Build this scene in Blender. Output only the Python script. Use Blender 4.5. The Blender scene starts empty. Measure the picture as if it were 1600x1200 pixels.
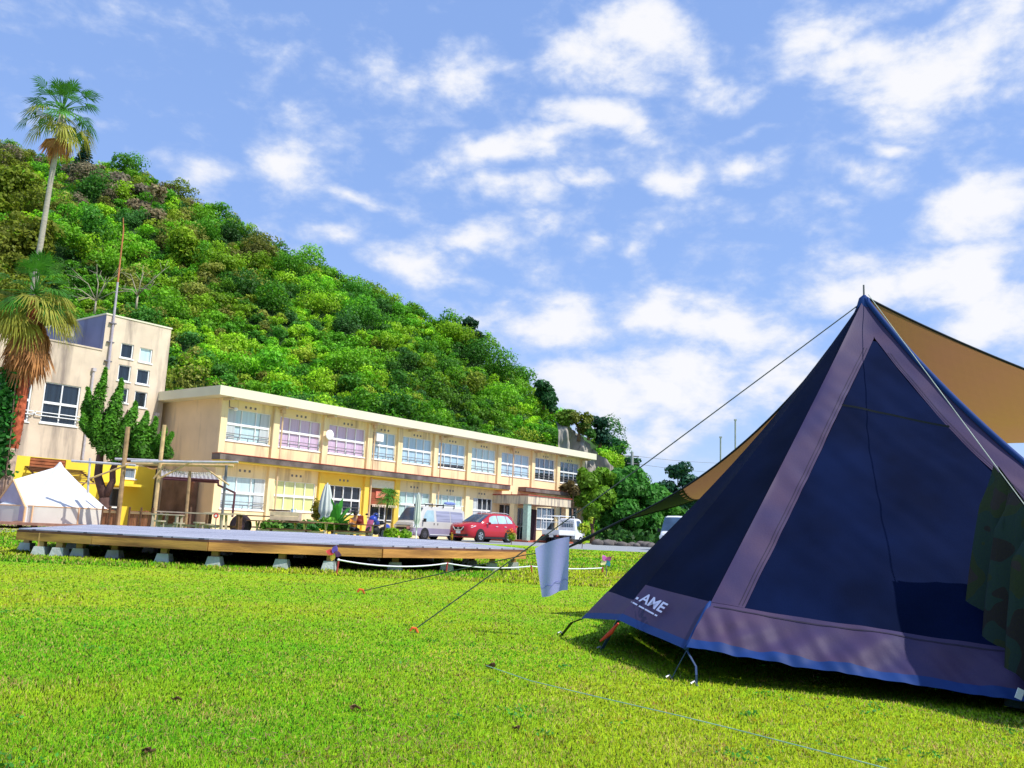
import bpy, math, random
import numpy as np
from mathutils import Vector, Matrix, noise as mnoise

random.seed(7); rng = np.random.default_rng(7)
SC = bpy.context.scene
COL = SC.collection
PI = math.pi
def R(d): return math.radians(d)

# ------------------------------------------------------------------ camera
F_, CX, CY, EYE = 1350.0, 800.0, 600.0, 0.7
ROLL, PITCH = R(2.5), math.atan(230 / 1350.0)
FW = np.array([0, math.cos(PITCH), math.sin(PITCH)])
_U0 = np.array([0, -math.sin(PITCH), math.cos(PITCH)]); _R0 = np.array([1.0, 0, 0])
RT = _R0 * math.cos(ROLL) + _U0 * math.sin(ROLL)
UP = _U0 * math.cos(ROLL) - _R0 * math.sin(ROLL)
CAM = np.array([0, 0, EYE])
def ray(px, py): return FW + RT * (px - CX) / F_ + UP * (CY - py) / F_
def at(px, py, Y):                      # survey point: sight line at distance Y
    d = ray(px, py); return Vector(CAM + d * (Y / d[1]))
def gnd(px, py, z=0.0):                 # survey point on the ground
    d = ray(px, py); return Vector(CAM + d * ((z - EYE) / d[2]))
def on_ground(px, Y):                   # ground point at distance Y under column px (near the horizon)
    d = ray(px, 830 + (px - 800) * .0437); return Vector((d[0] * Y / d[1], Y, 0))

cam = bpy.data.cameras.new('camera'); cam.sensor_width = 36; cam.lens = F_ * 36 / 1600
cam.clip_end = 5000; cam.clip_start = .05
co = bpy.data.objects.new('camera', cam); COL.objects.link(co)
M = Matrix(((RT[0], UP[0], -FW[0], 0), (RT[1], UP[1], -FW[1], 0), (RT[2], UP[2], -FW[2], EYE), (0, 0, 0, 1)))
co.matrix_world = M
SC.camera = co
SC.view_settings.view_transform = 'Standard'; SC.view_settings.look = 'None'
SC.view_settings.exposure = 0; SC.view_settings.gamma = 1
SC.cycles.max_bounces = 6; SC.cycles.transparent_max_bounces = 6
try: SC.cycles.use_denoising = True
except Exception: pass

# ------------------------------------------------------------------ light
SUN_EL = R(51); SUN_H = Vector((.9, -.43)).normalized()
SDIR = Vector((SUN_H.x * math.cos(SUN_EL), SUN_H.y * math.cos(SUN_EL), math.sin(SUN_EL)))
sl = bpy.data.lights.new('sun', 'SUN'); sl.energy = 5.0; sl.angle = R(.5); sl.color = (1, .95, .86)
so = bpy.data.objects.new('sun', sl); COL.objects.link(so)
so.rotation_euler = (-SDIR).to_track_quat('-Z', 'Y').to_euler(); so.location = (30, 0, 60)

W = bpy.data.worlds.new('World'); SC.world = W; W.use_nodes = True
nt = W.node_tree; nt.nodes.clear()
def N(t, tree=None, **k):
    n = (tree or nt).nodes.new(t)
    for a, b in k.items(): setattr(n, a, b)
    return n
def math_node(tree, op, a, b=None, c=None, clamp=False):
    n = tree.nodes.new('ShaderNodeMath'); n.operation = op; n.use_clamp = clamp
    for i, x in enumerate((a, b, c)):
        if x is None: continue
        if isinstance(x, (int, float)): n.inputs[i].default_value = x
        else: tree.links.new(x, n.inputs[i])
    return n.outputs[0]
sky = N('ShaderNodeTexSky'); sky.sky_type = 'NISHITA'; sky.sun_disc = False
sky.sun_elevation = SUN_EL; sky.sun_rotation = math.atan2(SUN_H.x, SUN_H.y)
sky.air_density = 1.0; sky.dust_density = .6; sky.ozone_density = 2.0
tc = N('ShaderNodeTexCoord'); dirv = tc.outputs['Generated']
tint = N('ShaderNodeMix', data_type='RGBA', blend_type='MULTIPLY'); tint.inputs[0].default_value = 1
nt.links.new(sky.outputs[0], tint.inputs[6]); tint.inputs[7].default_value = (1.9, 1.75, 1.75, 1)
haze = N('ShaderNodeMix', data_type='RGBA'); haze.inputs[0].default_value = .70; nt.links.new(tint.outputs[2], haze.inputs[6]); haze.inputs[7].default_value = (1.65, 2.8, 5.75, 1)
# cumulus patches: direction, half width and half height on the sky dome
CL = [(977,86,125,52,1),(932,184,78,30,1),(775,247,150,32,.85),(870,225,70,30,.75),(1045,266,80,32,1),(1157,262,50,28,.75),(812,322,105,32,.8),
 (915,300,32,18,.65),(632,412,80,38,.95),(722,382,95,40,.8),(925,367,42,18,.7),(1000,367,38,28,1),(445,245,55,42,.65),(535,285,62,16,.6),
 (722,120,110,52,.75),(617,120,60,34,.6),(1487,97,170,90,1),(1375,86,90,34,.85),(1262,45,62,50,.7),(1150,142,60,18,.65),(1330,270,55,28,.65),
 (1375,217,62,14,.55),(1540,330,115,52,1.1),(1397,425,190,52,1.05),(1525,430,110,62,1.05),(865,517,115,58,1),(1037,502,80,40,.95),(1075,610,210,62,1),
 (1150,520,150,46,.95),(925,615,150,62,.9),(1562,490,100,80,1),(850,465,90,20,.55),(330,265,60,24,.45),(1010,690,160,40,.7),(1250,600,160,60,.9),
 (520,385,60,22,.5),(1300,10,120,34,.6),(1180,200,60,14,.4)]
noi = N('ShaderNodeTexNoise'); noi.inputs['Scale'].default_value = 14; noi.inputs['Detail'].default_value = 12; noi.inputs['Roughness'].default_value = .6
noi.inputs['Distortion'].default_value = .15
mp = N('ShaderNodeMapping'); mp.inputs['Scale'].default_value = (1, 1, 1.7)
nt.links.new(dirv, mp.inputs[0]); nt.links.new(mp.outputs[0], noi.inputs['Vector'])
noi2 = N('ShaderNodeTexNoise'); noi2.inputs['Scale'].default_value = 34; noi2.inputs['Detail'].default_value = 6
nt.links.new(mp.outputs[0], noi2.inputs['Vector'])
# warp the patch coordinates a little so no outline is an ellipse
wn = N('ShaderNodeTexNoise'); wn.inputs['Scale'].default_value = 7; wn.inputs['Detail'].default_value = 3
nt.links.new(dirv, wn.inputs['Vector'])
wsub = N('ShaderNodeVectorMath', operation='SUBTRACT'); nt.links.new(wn.outputs['Color'], wsub.inputs[0]); wsub.inputs[1].default_value = (.5, .5, .5)
wsc = N('ShaderNodeVectorMath', operation='SCALE'); nt.links.new(wsub.outputs[0], wsc.inputs[0]); wsc.inputs['Scale'].default_value = .11
wadd = N('ShaderNodeVectorMath', operation='ADD'); nt.links.new(dirv, wadd.inputs[0]); nt.links.new(wsc.outputs[0], wadd.inputs[1])
dw = wadd.outputs[0]
acc = None
for (px, py, rx, ry, dens) in CL:
    c = Vector(ray(px, py)).normalized()
    e1 = c.cross(Vector((0, 0, 1))).normalized(); e2 = e1.cross(c).normalized()
    k = F_ * (1 + ((px - 800) / F_) ** 2) ** .5
    sx, sy = rx * 1.25 / k, ry * 1.3 / k
    d1 = N('ShaderNodeVectorMath', operation='DOT_PRODUCT'); nt.links.new(dw, d1.inputs[0]); d1.inputs[1].default_value = e1 / sx
    d2 = N('ShaderNodeVectorMath', operation='DOT_PRODUCT'); nt.links.new(dw, d2.inputs[0]); d2.inputs[1].default_value = e2 / sy
    cz = e2.dot(c) / sy
    a = math_node(nt, 'MULTIPLY', d1.outputs['Value'], d1.outputs['Value'])
    r2 = math_node(nt, 'MULTIPLY_ADD', d2.outputs['Value'], d2.outputs['Value'], a)
    g = math_node(nt, 'MULTIPLY', math_node(nt, 'SUBTRACT', 1.0, math_node(nt, 'POWER', r2, .5), clamp=True), dens)
    acc = g if acc is None else math_node(nt, 'MAXIMUM', acc, g)
nz = math_node(nt, 'MULTIPLY_ADD', noi.outputs[0], 2.9, -1.30)
nz2 = math_node(nt, 'MULTIPLY_ADD', noi2.outputs[0], .9, -.45)
field = math_node(nt, 'ADD', math_node(nt, 'ADD', math_node(nt, 'MULTIPLY', acc, 1.35), nz), nz2)
mr = N('ShaderNodeMapRange', interpolation_type='SMOOTHSTEP'); nt.links.new(field, mr.inputs[0])
mr.inputs[1].default_value = .02; mr.inputs[2].default_value = 1.2; mr.inputs[3].default_value = .0; mr.inputs[4].default_value = .96
cs = N('ShaderNodeMapRange'); nt.links.new(field, cs.inputs[0]); cs.inputs[1].default_value = .5; cs.inputs[2].default_value = 1.35; cs.inputs[3].default_value = 0; cs.inputs[4].default_value = 1
cc = N('ShaderNodeMix', data_type='RGBA'); nt.links.new(cs.outputs[0], cc.inputs[0])
cc.inputs[6].default_value = (4.6, 5.2, 6.6, 1); cc.inputs[7].default_value = (6.5, 6.5, 6.7, 1)
mx = N('ShaderNodeMix', data_type='RGBA'); nt.links.new(mr.outputs[0], mx.inputs[0])
nt.links.new(haze.outputs[2], mx.inputs[6]); nt.links.new(cc.outputs[2], mx.inputs[7])
bg = N('ShaderNodeBackground'); bg.inputs[1].default_value = .15; nt.links.new(mx.outputs[2], bg.inputs[0])
ow = N('ShaderNodeOutputWorld'); nt.links.new(bg.outputs[0], ow.inputs[0])

# ------------------------------------------------------------------ materials
MATS = {}
def mat(name, col, rough=.7, var=.15, scale=6.0, bump=0.0, bscale=None, spec=.3, metal=0.0, streak=None, second=None, trans=0.0, coat=0.0, detail=5, stretch=None):
    if name in MATS: return MATS[name]
    m = bpy.data.materials.new(name); m.use_nodes = True; t = m.node_tree
    b = t.nodes['Principled BSDF']; out = t.nodes['Material Output']
    b.inputs['Roughness'].default_value = rough; b.inputs['Metallic'].default_value = metal
    b.inputs['Specular IOR Level'].default_value = spec
    if coat: b.inputs['Coat Weight'].default_value = coat; b.inputs['Coat Roughness'].default_value = .04
    tcn = t.nodes.new('ShaderNodeTexCoord'); vec = tcn.outputs['Object']
    if stretch:
        mpn = t.nodes.new('ShaderNodeMapping'); mpn.inputs['Scale'].default_value = stretch
        t.links.new(vec, mpn.inputs[0]); vec = mpn.outputs[0]
    n = t.nodes.new('ShaderNodeTexNoise'); n.inputs['Scale'].default_value = scale; n.inputs['Detail'].default_value = detail
    t.links.new(vec, n.inputs['Vector'])
    c = Vector(col)
    rp = t.nodes.new('ShaderNodeMapRange'); t.links.new(n.outputs[0], rp.inputs[0])
    rp.inputs[1].default_value = .3; rp.inputs[2].default_value = .7
    mxn = t.nodes.new('ShaderNodeMix'); mxn.data_type = 'RGBA'; t.links.new(rp.outputs[0], mxn.inputs[0])
    c2 = Vector(second) if second else c * (1 - var)
    mxn.inputs[6].default_value = (*c2, 1); mxn.inputs[7].default_value = (*(c if second else c * (1 + var)), 1)
    colour = mxn.outputs[2]
    if streak:                                        # (colour, amount, horizontal scale, threshold): rain streaks running down
        sc_, am, hs, th = streak
        mp2 = t.nodes.new('ShaderNodeMapping'); mp2.inputs['Scale'].default_value = (hs, hs, hs * .12)
        t.links.new(tcn.outputs['Object'], mp2.inputs[0])
        n2 = t.nodes.new('ShaderNodeTexNoise'); n2.inputs['Scale'].default_value = 1; n2.inputs['Detail'].default_value = 6; n2.inputs['Roughness'].default_value = .65
        t.links.new(mp2.outputs[0], n2.inputs['Vector'])
        r2 = t.nodes.new('ShaderNodeMapRange'); t.links.new(n2.outputs[0], r2.inputs[0])
        r2.inputs[1].default_value = th; r2.inputs[2].default_value = th + .2; r2.inputs[4].default_value = am
        m2 = t.nodes.new('ShaderNodeMix'); m2.data_type = 'RGBA'; t.links.new(r2.outputs[0], m2.inputs[0])
        t.links.new(colour, m2.inputs[6]); m2.inputs[7].default_value = (*sc_, 1); colour = m2.outputs[2]
    t.links.new(colour, b.inputs['Base Color'])
    if bump:
        bn = t.nodes.new('ShaderNodeBump'); bn.inputs['Strength'].default_value = bump; bn.inputs['Distance'].default_value = .02
        n3 = t.nodes.new('ShaderNodeTexNoise'); n3.inputs['Scale'].default_value = bscale or scale * 4; n3.inputs['Detail'].default_value = 4
        t.links.new(vec, n3.inputs['Vector'])
        t.links.new(n3.outputs[0], bn.inputs['Height']); t.links.new(bn.outputs[0], b.inputs['Normal'])
    if trans:
        tr = t.nodes.new('ShaderNodeBsdfTranslucent'); t.links.new(colour, tr.inputs[0])
        ms = t.nodes.new('ShaderNodeMixShader'); ms.inputs[0].default_value = trans
        t.links.new(b.outputs[0], ms.inputs[1]); t.links.new(tr.outputs[0], ms.inputs[2]); t.links.new(ms.outputs[0], out.inputs[0])
    MATS[name] = m
    return m
def leaf_mat(name, trans=.35, rough=.55, gain=1.0, spec=.25):
    m = bpy.data.materials.new(name); m.use_nodes = True; t = m.node_tree
    b = t.nodes['Principled BSDF']; out = t.nodes['Material Output']
    a = t.nodes.new('ShaderNodeAttribute'); a.attribute_name = 'Col'
    g = t.nodes.new('ShaderNodeMix'); g.data_type = 'RGBA'; g.blend_type = 'MULTIPLY'; g.inputs[0].default_value = 1
    t.links.new(a.outputs['Color'], g.inputs[6]); g.inputs[7].default_value = (gain, gain, gain, 1)
    t.links.new(g.outputs[2], b.inputs['Base Color']); b.inputs['Roughness'].default_value = rough; b.inputs['Specular IOR Level'].default_value = spec
    tr = t.nodes.new('ShaderNodeBsdfTranslucent'); t.links.new(g.outputs[2], tr.inputs[0])
    ms = t.nodes.new('ShaderNodeMixShader'); ms.inputs[0].default_value = trans
    t.links.new(b.outputs[0], ms.inputs[1]); t.links.new(tr.outputs[0], ms.inputs[2]); t.links.new(ms.outputs[0], out.inputs[0])
    return m
LEAF = leaf_mat('leaf'); GRASS = leaf_mat('grass_blade', .3, .6, spec=.1)
_cn = GRASS.node_tree.nodes.new('ShaderNodeCombineXYZ'); _cn.inputs[0].default_value = .1; _cn.inputs[2].default_value = 1       # short turf shades like the sward it forms
for _n in GRASS.node_tree.nodes:
    if 'Normal' in _n.inputs: GRASS.node_tree.links.new(_cn.outputs[0], _n.inputs['Normal'])

# ------------------------------------------------------------------ mesh helpers
class MB:
    def __init__(s): s.v = []; s.f = []
    def add(s, vs, fs):
        b = len(s.v); s.v += [Vector(p) for p in vs]; s.f += [tuple(b + i for i in q) for q in fs]; return s
    def hexa(s, p):                                    # 4 bottom + 4 top
        return s.add(p, [(3,2,1,0),(4,5,6,7),(0,1,5,4),(1,2,6,5),(2,3,7,6),(3,0,4,7)])
    def box(s, c, d, rz=0.0, rot=None):
        m = rot or Matrix.Rotation(rz, 3, 'Z'); c = Vector(c); x, y, z = d[0]/2, d[1]/2, d[2]/2
        return s.hexa([c + m @ Vector(q) for q in ((-x,-y,-z),(x,-y,-z),(x,y,-z),(-x,y,-z),(-x,-y,z),(x,-y,z),(x,y,z),(-x,y,z))])
    def bar(s, a, b, w, h=None):                       # beam from a to b
        a, b = Vector(a), Vector(b); d = (b - a).normalized(); h = h or w
        x = d.cross(Vector((0,0,1)))
        if x.length < 1e-3: x = Vector((1,0,0))
        x.normalize(); y = x.cross(d)
        q = [(-w/2,-h/2),(w/2,-h/2),(w/2,h/2),(-w/2,h/2)]
        return s.hexa([a + x*i + y*j for i, j in q] + [b + x*i + y*j for i, j in q])
    def tube(s, pts, r, seg=8, cap=True):
        pts = [Vector(p) for p in pts]; n = len(pts); rr = r if isinstance(r, (list, tuple)) else [r]*n
        b = len(s.v); prev = None
        for i, p in enumerate(pts):
            d = (pts[min(i+1, n-1)] - pts[max(i-1, 0)]).normalized()
            x = d.cross(Vector((.31,.17,.93))) if prev is None else prev - d * prev.dot(d)
            if x.length < 1e-4: x = d.cross(Vector((1,0,0)))
            x.normalize(); prev = x; y = d.cross(x)
            for k in range(seg):
                a = 2*PI*k/seg; s.v.append(p + (x*math.cos(a) + y*math.sin(a)) * rr[i])
        for i in range(n-1):
            for k in range(seg):
                k2 = (k+1) % seg; s.f.append((b+i*seg+k, b+i*seg+k2, b+(i+1)*seg+k2, b+(i+1)*seg+k))
        if cap:
            s.f.append(tuple(b+k for k in reversed(range(seg)))); s.f.append(tuple(b+(n-1)*seg+k for k in range(seg)))
        return s
    def prism(s, poly, z0, z1):
        n = len(poly); b = len(s.v)
        s.v += [Vector((x, y, z0)) for x, y in poly] + [Vector((x, y, z1)) for x, y in poly]
        s.f.append(tuple(b+i for i in reversed(range(n)))); s.f.append(tuple(b+n+i for i in range(n)))
        for i in range(n): j = (i+1) % n; s.f.append((b+i, b+j, b+n+j, b+n+i))
        return s
    def lathe(s, prof, c=(0,0,0), seg=16, axis='Z'):
        c = Vector(c); b = len(s.v)
        for r, z in prof:
            for k in range(seg):
                a = 2*PI*k/seg; x, y = r*math.cos(a), r*math.sin(a)
                s.v.append(c + (Vector((x, y, z)) if axis == 'Z' else Vector((x, z, y)) if axis == 'Y' else Vector((z, x, y))))
        for i in range(len(prof)-1):
            for k in range(seg):
                k2 = (k+1) % seg; s.f.append((b+i*seg+k, b+i*seg+k2, b+(i+1)*seg+k2, b+(i+1)*seg+k))
        return s
    def ball(s, c, r, seg=12, rings=8):
        r = r if isinstance(r, (tuple, list)) else (r, r, r); b = len(s.v); c = Vector(c)
        for i in range(rings+1):
            t = PI*i/rings
            for k in range(seg):
                a = 2*PI*k/seg; s.v.append(c + Vector((r[0]*math.sin(t)*math.cos(a), r[1]*math.sin(t)*math.sin(a), r[2]*math.cos(t))))
        for i in range(rings):
            for k in range(seg):
                k2 = (k+1) % seg; s.f.append((b+i*seg+k, b+(i+1)*seg+k, b+(i+1)*seg+k2, b+i*seg+k2))
        return s
    def grid(s, fn, nu, nv, tri=False):
        b = len(s.v)
        for j in range(nv+1):
            for i in range(nu+1): s.v.append(Vector(fn(i/nu, j/nv)))
        for j in range(nv):
            for i in range(nu):
                a = b + j*(nu+1) + i; s.f.append((a, a+1, a+nu+2, a+nu+1))
        return s
    def quad(s, *p): return s.add(p, [tuple(range(len(p)))])
    def build(s, name, m, parent=None, smooth=False, world=True):
        o = Vector((0, 0, 0)); r = parent
        if r is not None and world:
            while r.parent is not None: r = r.parent
            o = Vector(r.location)
        me = bpy.data.meshes.new(name)
        me.from_pydata([tuple(p - o) for p in s.v], [], s.f); me.update()
        if m: me.materials.append(m)
        if smooth: me.shade_smooth()
        ob = bpy.data.objects.new(name, me); COL.objects.link(ob)
        if parent is not None: ob.parent = parent
        return ob
def tag(o, label=None, cat=None, group=None, kind=None):
    if label: o['label'] = label
    if cat: o['category'] = cat
    if group: o['group'] = group
    if kind: o['kind'] = kind
    return o
def thing(name, loc, label, cat, group=None, rz=0.0):
    o = bpy.data.objects.new(name, None); COL.objects.link(o); o.location = loc; o.rotation_euler = (0, 0, rz); o.empty_display_size = .2
    return tag(o, label, cat, group)
def copy_tree(o, parent=None):
    c = o.copy(); COL.objects.link(c)
    if parent: c.parent = parent
    for ch in list(o.children): copy_tree(ch, c)
    return c
def leaf_mesh(name, P, Nn, S, C, m=LEAF, parent=None, aspect=1.7, kind=None, org=None):
    P = np.asarray(P, np.float32); n = len(P); Nn = np.asarray(Nn, np.float32); S = np.broadcast_to(np.asarray(S, np.float32), (n,))[:, None]
    Nn = Nn / (np.linalg.norm(Nn, axis=1, keepdims=True) + 1e-6)
    t = np.cross(Nn, rng.normal(size=(n, 3))); t /= np.linalg.norm(t, axis=1, keepdims=True) + 1e-6
    b = np.cross(Nn, t)
    o = np.array(org if org is not None else (parent.location if parent is not None else (0, 0, 0)), np.float32)
    V = np.empty((n, 4, 3), np.float32); q = P - o
    V[:, 0] = q - t*S*aspect*.5; V[:, 1] = q + b*S*.5 - Nn*S*.12; V[:, 2] = q + t*S*aspect*.5; V[:, 3] = q - b*S*.5 - Nn*S*.12
    me = bpy.data.meshes.new(name); me.vertices.add(n*4); me.vertices.foreach_set('co', V.ravel())
    me.loops.add(n*4); me.loops.foreach_set('vertex_index', np.arange(n*4, dtype=np.int32))
    me.polygons.add(n); me.polygons.foreach_set('loop_start', np.arange(0, n*4, 4, dtype=np.int32))
    me.update(); ca = me.color_attributes.new('Col', 'FLOAT_COLOR', 'POINT')
    A = np.ones((n, 4, 4), np.float32); A[:, :, :3] = np.asarray(C, np.float32)[:, None, :]
    ca.data.foreach_set('color', A.ravel()); me.materials.append(m)
    ob = bpy.data.objects.new(name, me); COL.objects.link(ob)
    if parent is not None: ob.parent = parent
    if kind: ob['kind'] = kind
    return ob
def sphere_pts(n):
    d = rng.normal(size=(n, 3)); return d / np.linalg.norm(d, axis=1, keepdims=True)
def crown_points(c, r, n, lobes=7, flat=.8, leaf=.4):
    """points on a handful of overlapping leafy lobes inside an ellipsoid of radius r"""
    c = np.array(c, float); k = lobes
    lc = sphere_pts(k) * np.array([r[0], r[1], r[2]]) * rng.uniform(.35, .68, (k, 1)); lr = rng.uniform(.36, .58, k)
    idx = rng.integers(0, k, n); d = sphere_pts(n); d[:, 2] = np.where(d[:, 2] < -.35, -d[:, 2], d[:, 2])
    rad = (rng.uniform(.72, 1.08, (n, 1)) + np.abs(rng.normal(0, .12, (n, 1)))) * lr[idx][:, None]
    P = c + lc[idx] + d * rad * np.array(r)
    Nn = d + rng.normal(size=(n, 3)) * .45
    return P, Nn

# ------------------------------------------------------------------ setting: ground
def ground_mat():
    m = bpy.data.materials.new('lawn'); m.use_nodes = True; t = m.node_tree; b = t.nodes['Principled BSDF']
    b.inputs['Roughness'].default_value = .9; b.inputs['Specular IOR Level'].default_value = .1
    tcn = t.nodes.new('ShaderNodeTexCoord')
    def nz(s, d=5, st=None):
        n = t.nodes.new('ShaderNodeTexNoise'); n.inputs['Scale'].default_value = s; n.inputs['Detail'].default_value = d
        if st:
            mpn = t.nodes.new('ShaderNodeMapping'); mpn.inputs['Scale'].default_value = st; t.links.new(tcn.outputs['Object'], mpn.inputs[0]); t.links.new(mpn.outputs[0], n.inputs['Vector'])
        else: t.links.new(tcn.outputs['Object'], n.inputs['Vector'])
        return n.outputs[0]
    def ramp(v, a, b_, lo=0.0, hi=1.0):
        r = t.nodes.new('ShaderNodeMapRange'); t.links.new(v, r.inputs[0]); r.inputs[1].default_value = a; r.inputs[2].default_value = b_; r.inputs[3].default_value = lo; r.inputs[4].default_value = hi; return r.outputs[0]
    def mix(f, a, b_):
        x = t.nodes.new('ShaderNodeMix'); x.data_type = 'RGBA'; t.links.new(f, x.inputs[0])
        for i, q in ((6, a), (7, b_)):
            if isinstance(q, tuple): x.inputs[i].default_value = (*q, 1)
            else: t.links.new(q, x.inputs[i])
        return x.outputs[2]
    base = mix(ramp(nz(.35, 4), .38, .62), LAWN_A, LAWN_B)
    base = mix(ramp(nz(2.2, 6), .45, .75, 0, .7), base, LAWN_C)
    base = mix(ramp(nz(14, 6), .52, .8, 0, .6), base, (.13, .22, .012))
    base = mix(ramp(nz(60, 3), .5, .8, 0, .6), base, (.09, .15, .01))
    base = mix(ramp(nz(.9, 5, (1, 1, 1)), .68, .8, 0, .45), base, (.25, .16, .05))
    dk = t.nodes.new('ShaderNodeMix'); dk.data_type = 'RGBA'; dk.blend_type = 'MULTIPLY'; dk.inputs[0].default_value = 1; dk.inputs[7].default_value = (.80, .80, .80, 1); t.links.new(base, dk.inputs[6]); base = dk.outputs[2]
    t.links.new(base, b.inputs['Base Color'])
    bn = t.nodes.new('ShaderNodeBump'); bn.inputs['Strength'].default_value = .9; bn.inputs['Distance'].default_value = .05
    t.links.new(nz(35, 6), bn.inputs['Height']); t.links.new(bn.outputs[0], b.inputs['Normal'])
    return m
LAWN_A, LAWN_B, LAWN_C = (.31, .64, .012), (.56, .73, .026), (.16, .58, .012)
g = MB().quad((-700, -60, 0), (700, -60, 0), (700, 1500, 0), (-700, 1500, 0)).build('lawn', ground_mat()); tag(g, kind='structure')

# building frame
FU = Vector((.605, .796, 0)).normalized(); FN = Vector((FU.y, -FU.x, 0)); FO = Vector((-14.86, 44.0, 0))
def BP(t, d, z): return FO + FU*t + FN*d + Vector((0, 0, z))
FROT = math.atan2(FU.y, FU.x)

asph = mat('asphalt', (.30, .32, .33), .9, .12, 3, .3, 60)
sand = mat('court_earth', (.50, .40, .26), .95, .2, 2, .4, 40)
poly = [BP(-40, 9.2, 0), BP(9.5, 9.2, 0), Vector((1.2, 45.5, 0)), Vector((3.5, 41.6, 0)), Vector((14, 41, 0)), Vector((80, 42, 0)), Vector((80, 60, 0)), Vector((16, 62, 0)), BP(38, 2, 0), BP(38, -12, 0), BP(-40, -12, 0)]
mb = MB(); mb.quad(*[p + Vector((0, 0, .004)) for p in poly]); tag(mb.build('forecourt_road', asph), kind='structure')
poly = [BP(-12, 8.6, .008), BP(11, 8.6, .008), BP(12, 0, .008), BP(-.2, 0, .008), BP(-.3, -4.7, .008), BP(-12, -4.7, .008)]
mb = MB(); mb.quad(*poly); tag(mb.build('courtyard_ground', sand), kind='structure')

# ------------------------------------------------------------------ hill
SKY = [(-400,150),(-150,190),(0,222),(60,240),(130,252),(215,258),(270,292),(330,325),(390,355),(450,396),(500,414),(580,450),(650,480),(720,516),(760,550),(800,580),(840,612),(870,645),(920,664),(960,692),(985,726),(1010,775),(1050,815),(1100,838)]
RIDGE_Y = 150.0
_rx = []; _rz = []
for px, py in SKY:
    p = at(px, py, RIDGE_Y); _rx.append(p.x); _rz.append(max(0, p.z - 1.9))
def ridge_z(x): return float(np.interp(x, _rx, _rz))
def hill_base(x): return float(np.interp(x, [-120, -60, -20, 0, 20, 40], [50, 54, 64, 88, 116, 130]))
def hill_z(x, y):
    b = hill_base(x); s = (y - b) / (RIDGE_Y - b)
    if s <= 0: return -.5
    z = ridge_z(x)
    if s > 1: return z * max(0, 1 - (s - 1) * .6)
    return z * (.86 * s + .14 * s * s) + 1.6 * math.sin(x * .21 + y * .13) * math.sin(y * .17) * min(1, 4 * s) * min(1, z / 15)
mb = MB(); nx, ny = 110, 70
def hf(u, v):
    x = -150 + u * 200; y = 45 + v * 165; return (x, y, hill_z(x, y))
mb.grid(hf, nx, ny)
tag(mb.build('hill', mat('hill_soil', (.03, .075, .015), .95, .5, .3, .5, 3), smooth=True), kind='structure')

PAL = [((.33, .56, .015), 5), ((.19, .47, .015), 7), ((.09, .32, .012), 6), ((.04, .19, .02), 4), ((.02, .10, .035), 2), ((.34, .40, .03), 1.6)]
PALC = np.array([p for p, w in PAL]); PALW = np.array([w for p, w in PAL], float); PALW /= PALW.sum()
def px_of(p):
    v = np.array(p) - CAM; z = v @ FW; return CX + F_ * (v @ RT) / z, CY - F_ * (v @ UP) / z
pts = []; cell = {}
tries = 0
while tries < 60000:
    tries += 1
    x = random.uniform(-125, 26); b = hill_base(x); s = random.random() ** .85 * 1.07; y = b + (RIDGE_Y - b) * s
    q = px_of((x, y, hill_z(x, y)))
    if not (-110 < q[0] < 1010): continue
    r = random.choice((.9, 1.1, 1.3, 1.5, 1.8, 2.2, 2.7, 3.4)) * (.8 + .3 * s)
    k = (int(x // 5), int(y // 5)); ok = True
    for i in (-1, 0, 1):
        for j in (-1, 0, 1):
            for (x2, y2, r2) in cell.get((k[0]+i, k[1]+j), ()):
                if (x-x2)**2 + (y-y2)**2 < (.78 * (r + r2))**2 * .46: ok = False
    if not ok: continue
    if 878 < q[0] < 935 and y > 112: continue       # the bare rock face
    cell.setdefault(k, []).append((x, y, r)); pts.append((x, y, hill_z(x, y), r, q, s))
AP, AN, AS, AC = [], [], [], []
for (x, y, z, r, q, s) in pts:
    n = int(125 * r * r) + 160
    h = r * random.uniform(.75, 1.1)
    P, Nn = crown_points((x, y, z + h * .35 + .5), (r * random.uniform(.85, 1.3), r, h * random.uniform(.8, 1.25)), n, random.randint(6, 12))
    ci = rng.choice(len(PALC), p=PALW); c = PALC[ci] * random.uniform(.8, 1.2); c = .75 * c + .25 * np.array((.17, .42, .015))
    nv = mnoise.noise(Vector((x * .05, y * .05, 3.3)))
    if q[0] < 330 and 235 < q[1] < 330 and random.random() < .2: c = np.array((.32, .27, .15)) * random.uniform(.8, 1.15)
    elif q[0] < 420 and q[1] > 300 and random.random() < .18: c = np.array((.36, .40, .06)) * random.uniform(.7, 1.1)
    elif q[0] < 60 and random.random() < .6: c = np.array((.24, .30, .02))
    else:
        c = c * (1.0 + nv * 1.1)
    pass
    cc_ = c * rng.uniform(.62, 1.4, (n, 1)); cc_ = cc_ * np.array([1, 1, 1]) + rng.normal(size=(n, 3)) * .006
    # shade low in the crown is painted into the leaf colours
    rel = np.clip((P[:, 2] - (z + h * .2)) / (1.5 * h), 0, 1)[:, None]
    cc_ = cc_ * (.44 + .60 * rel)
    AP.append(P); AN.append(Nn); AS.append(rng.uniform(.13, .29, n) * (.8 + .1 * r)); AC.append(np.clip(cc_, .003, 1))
tag(leaf_mesh('hillside_forest', np.concatenate(AP), np.concatenate(AN), np.concatenate(AS), np.concatenate(AC)), kind='stuff')

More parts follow.
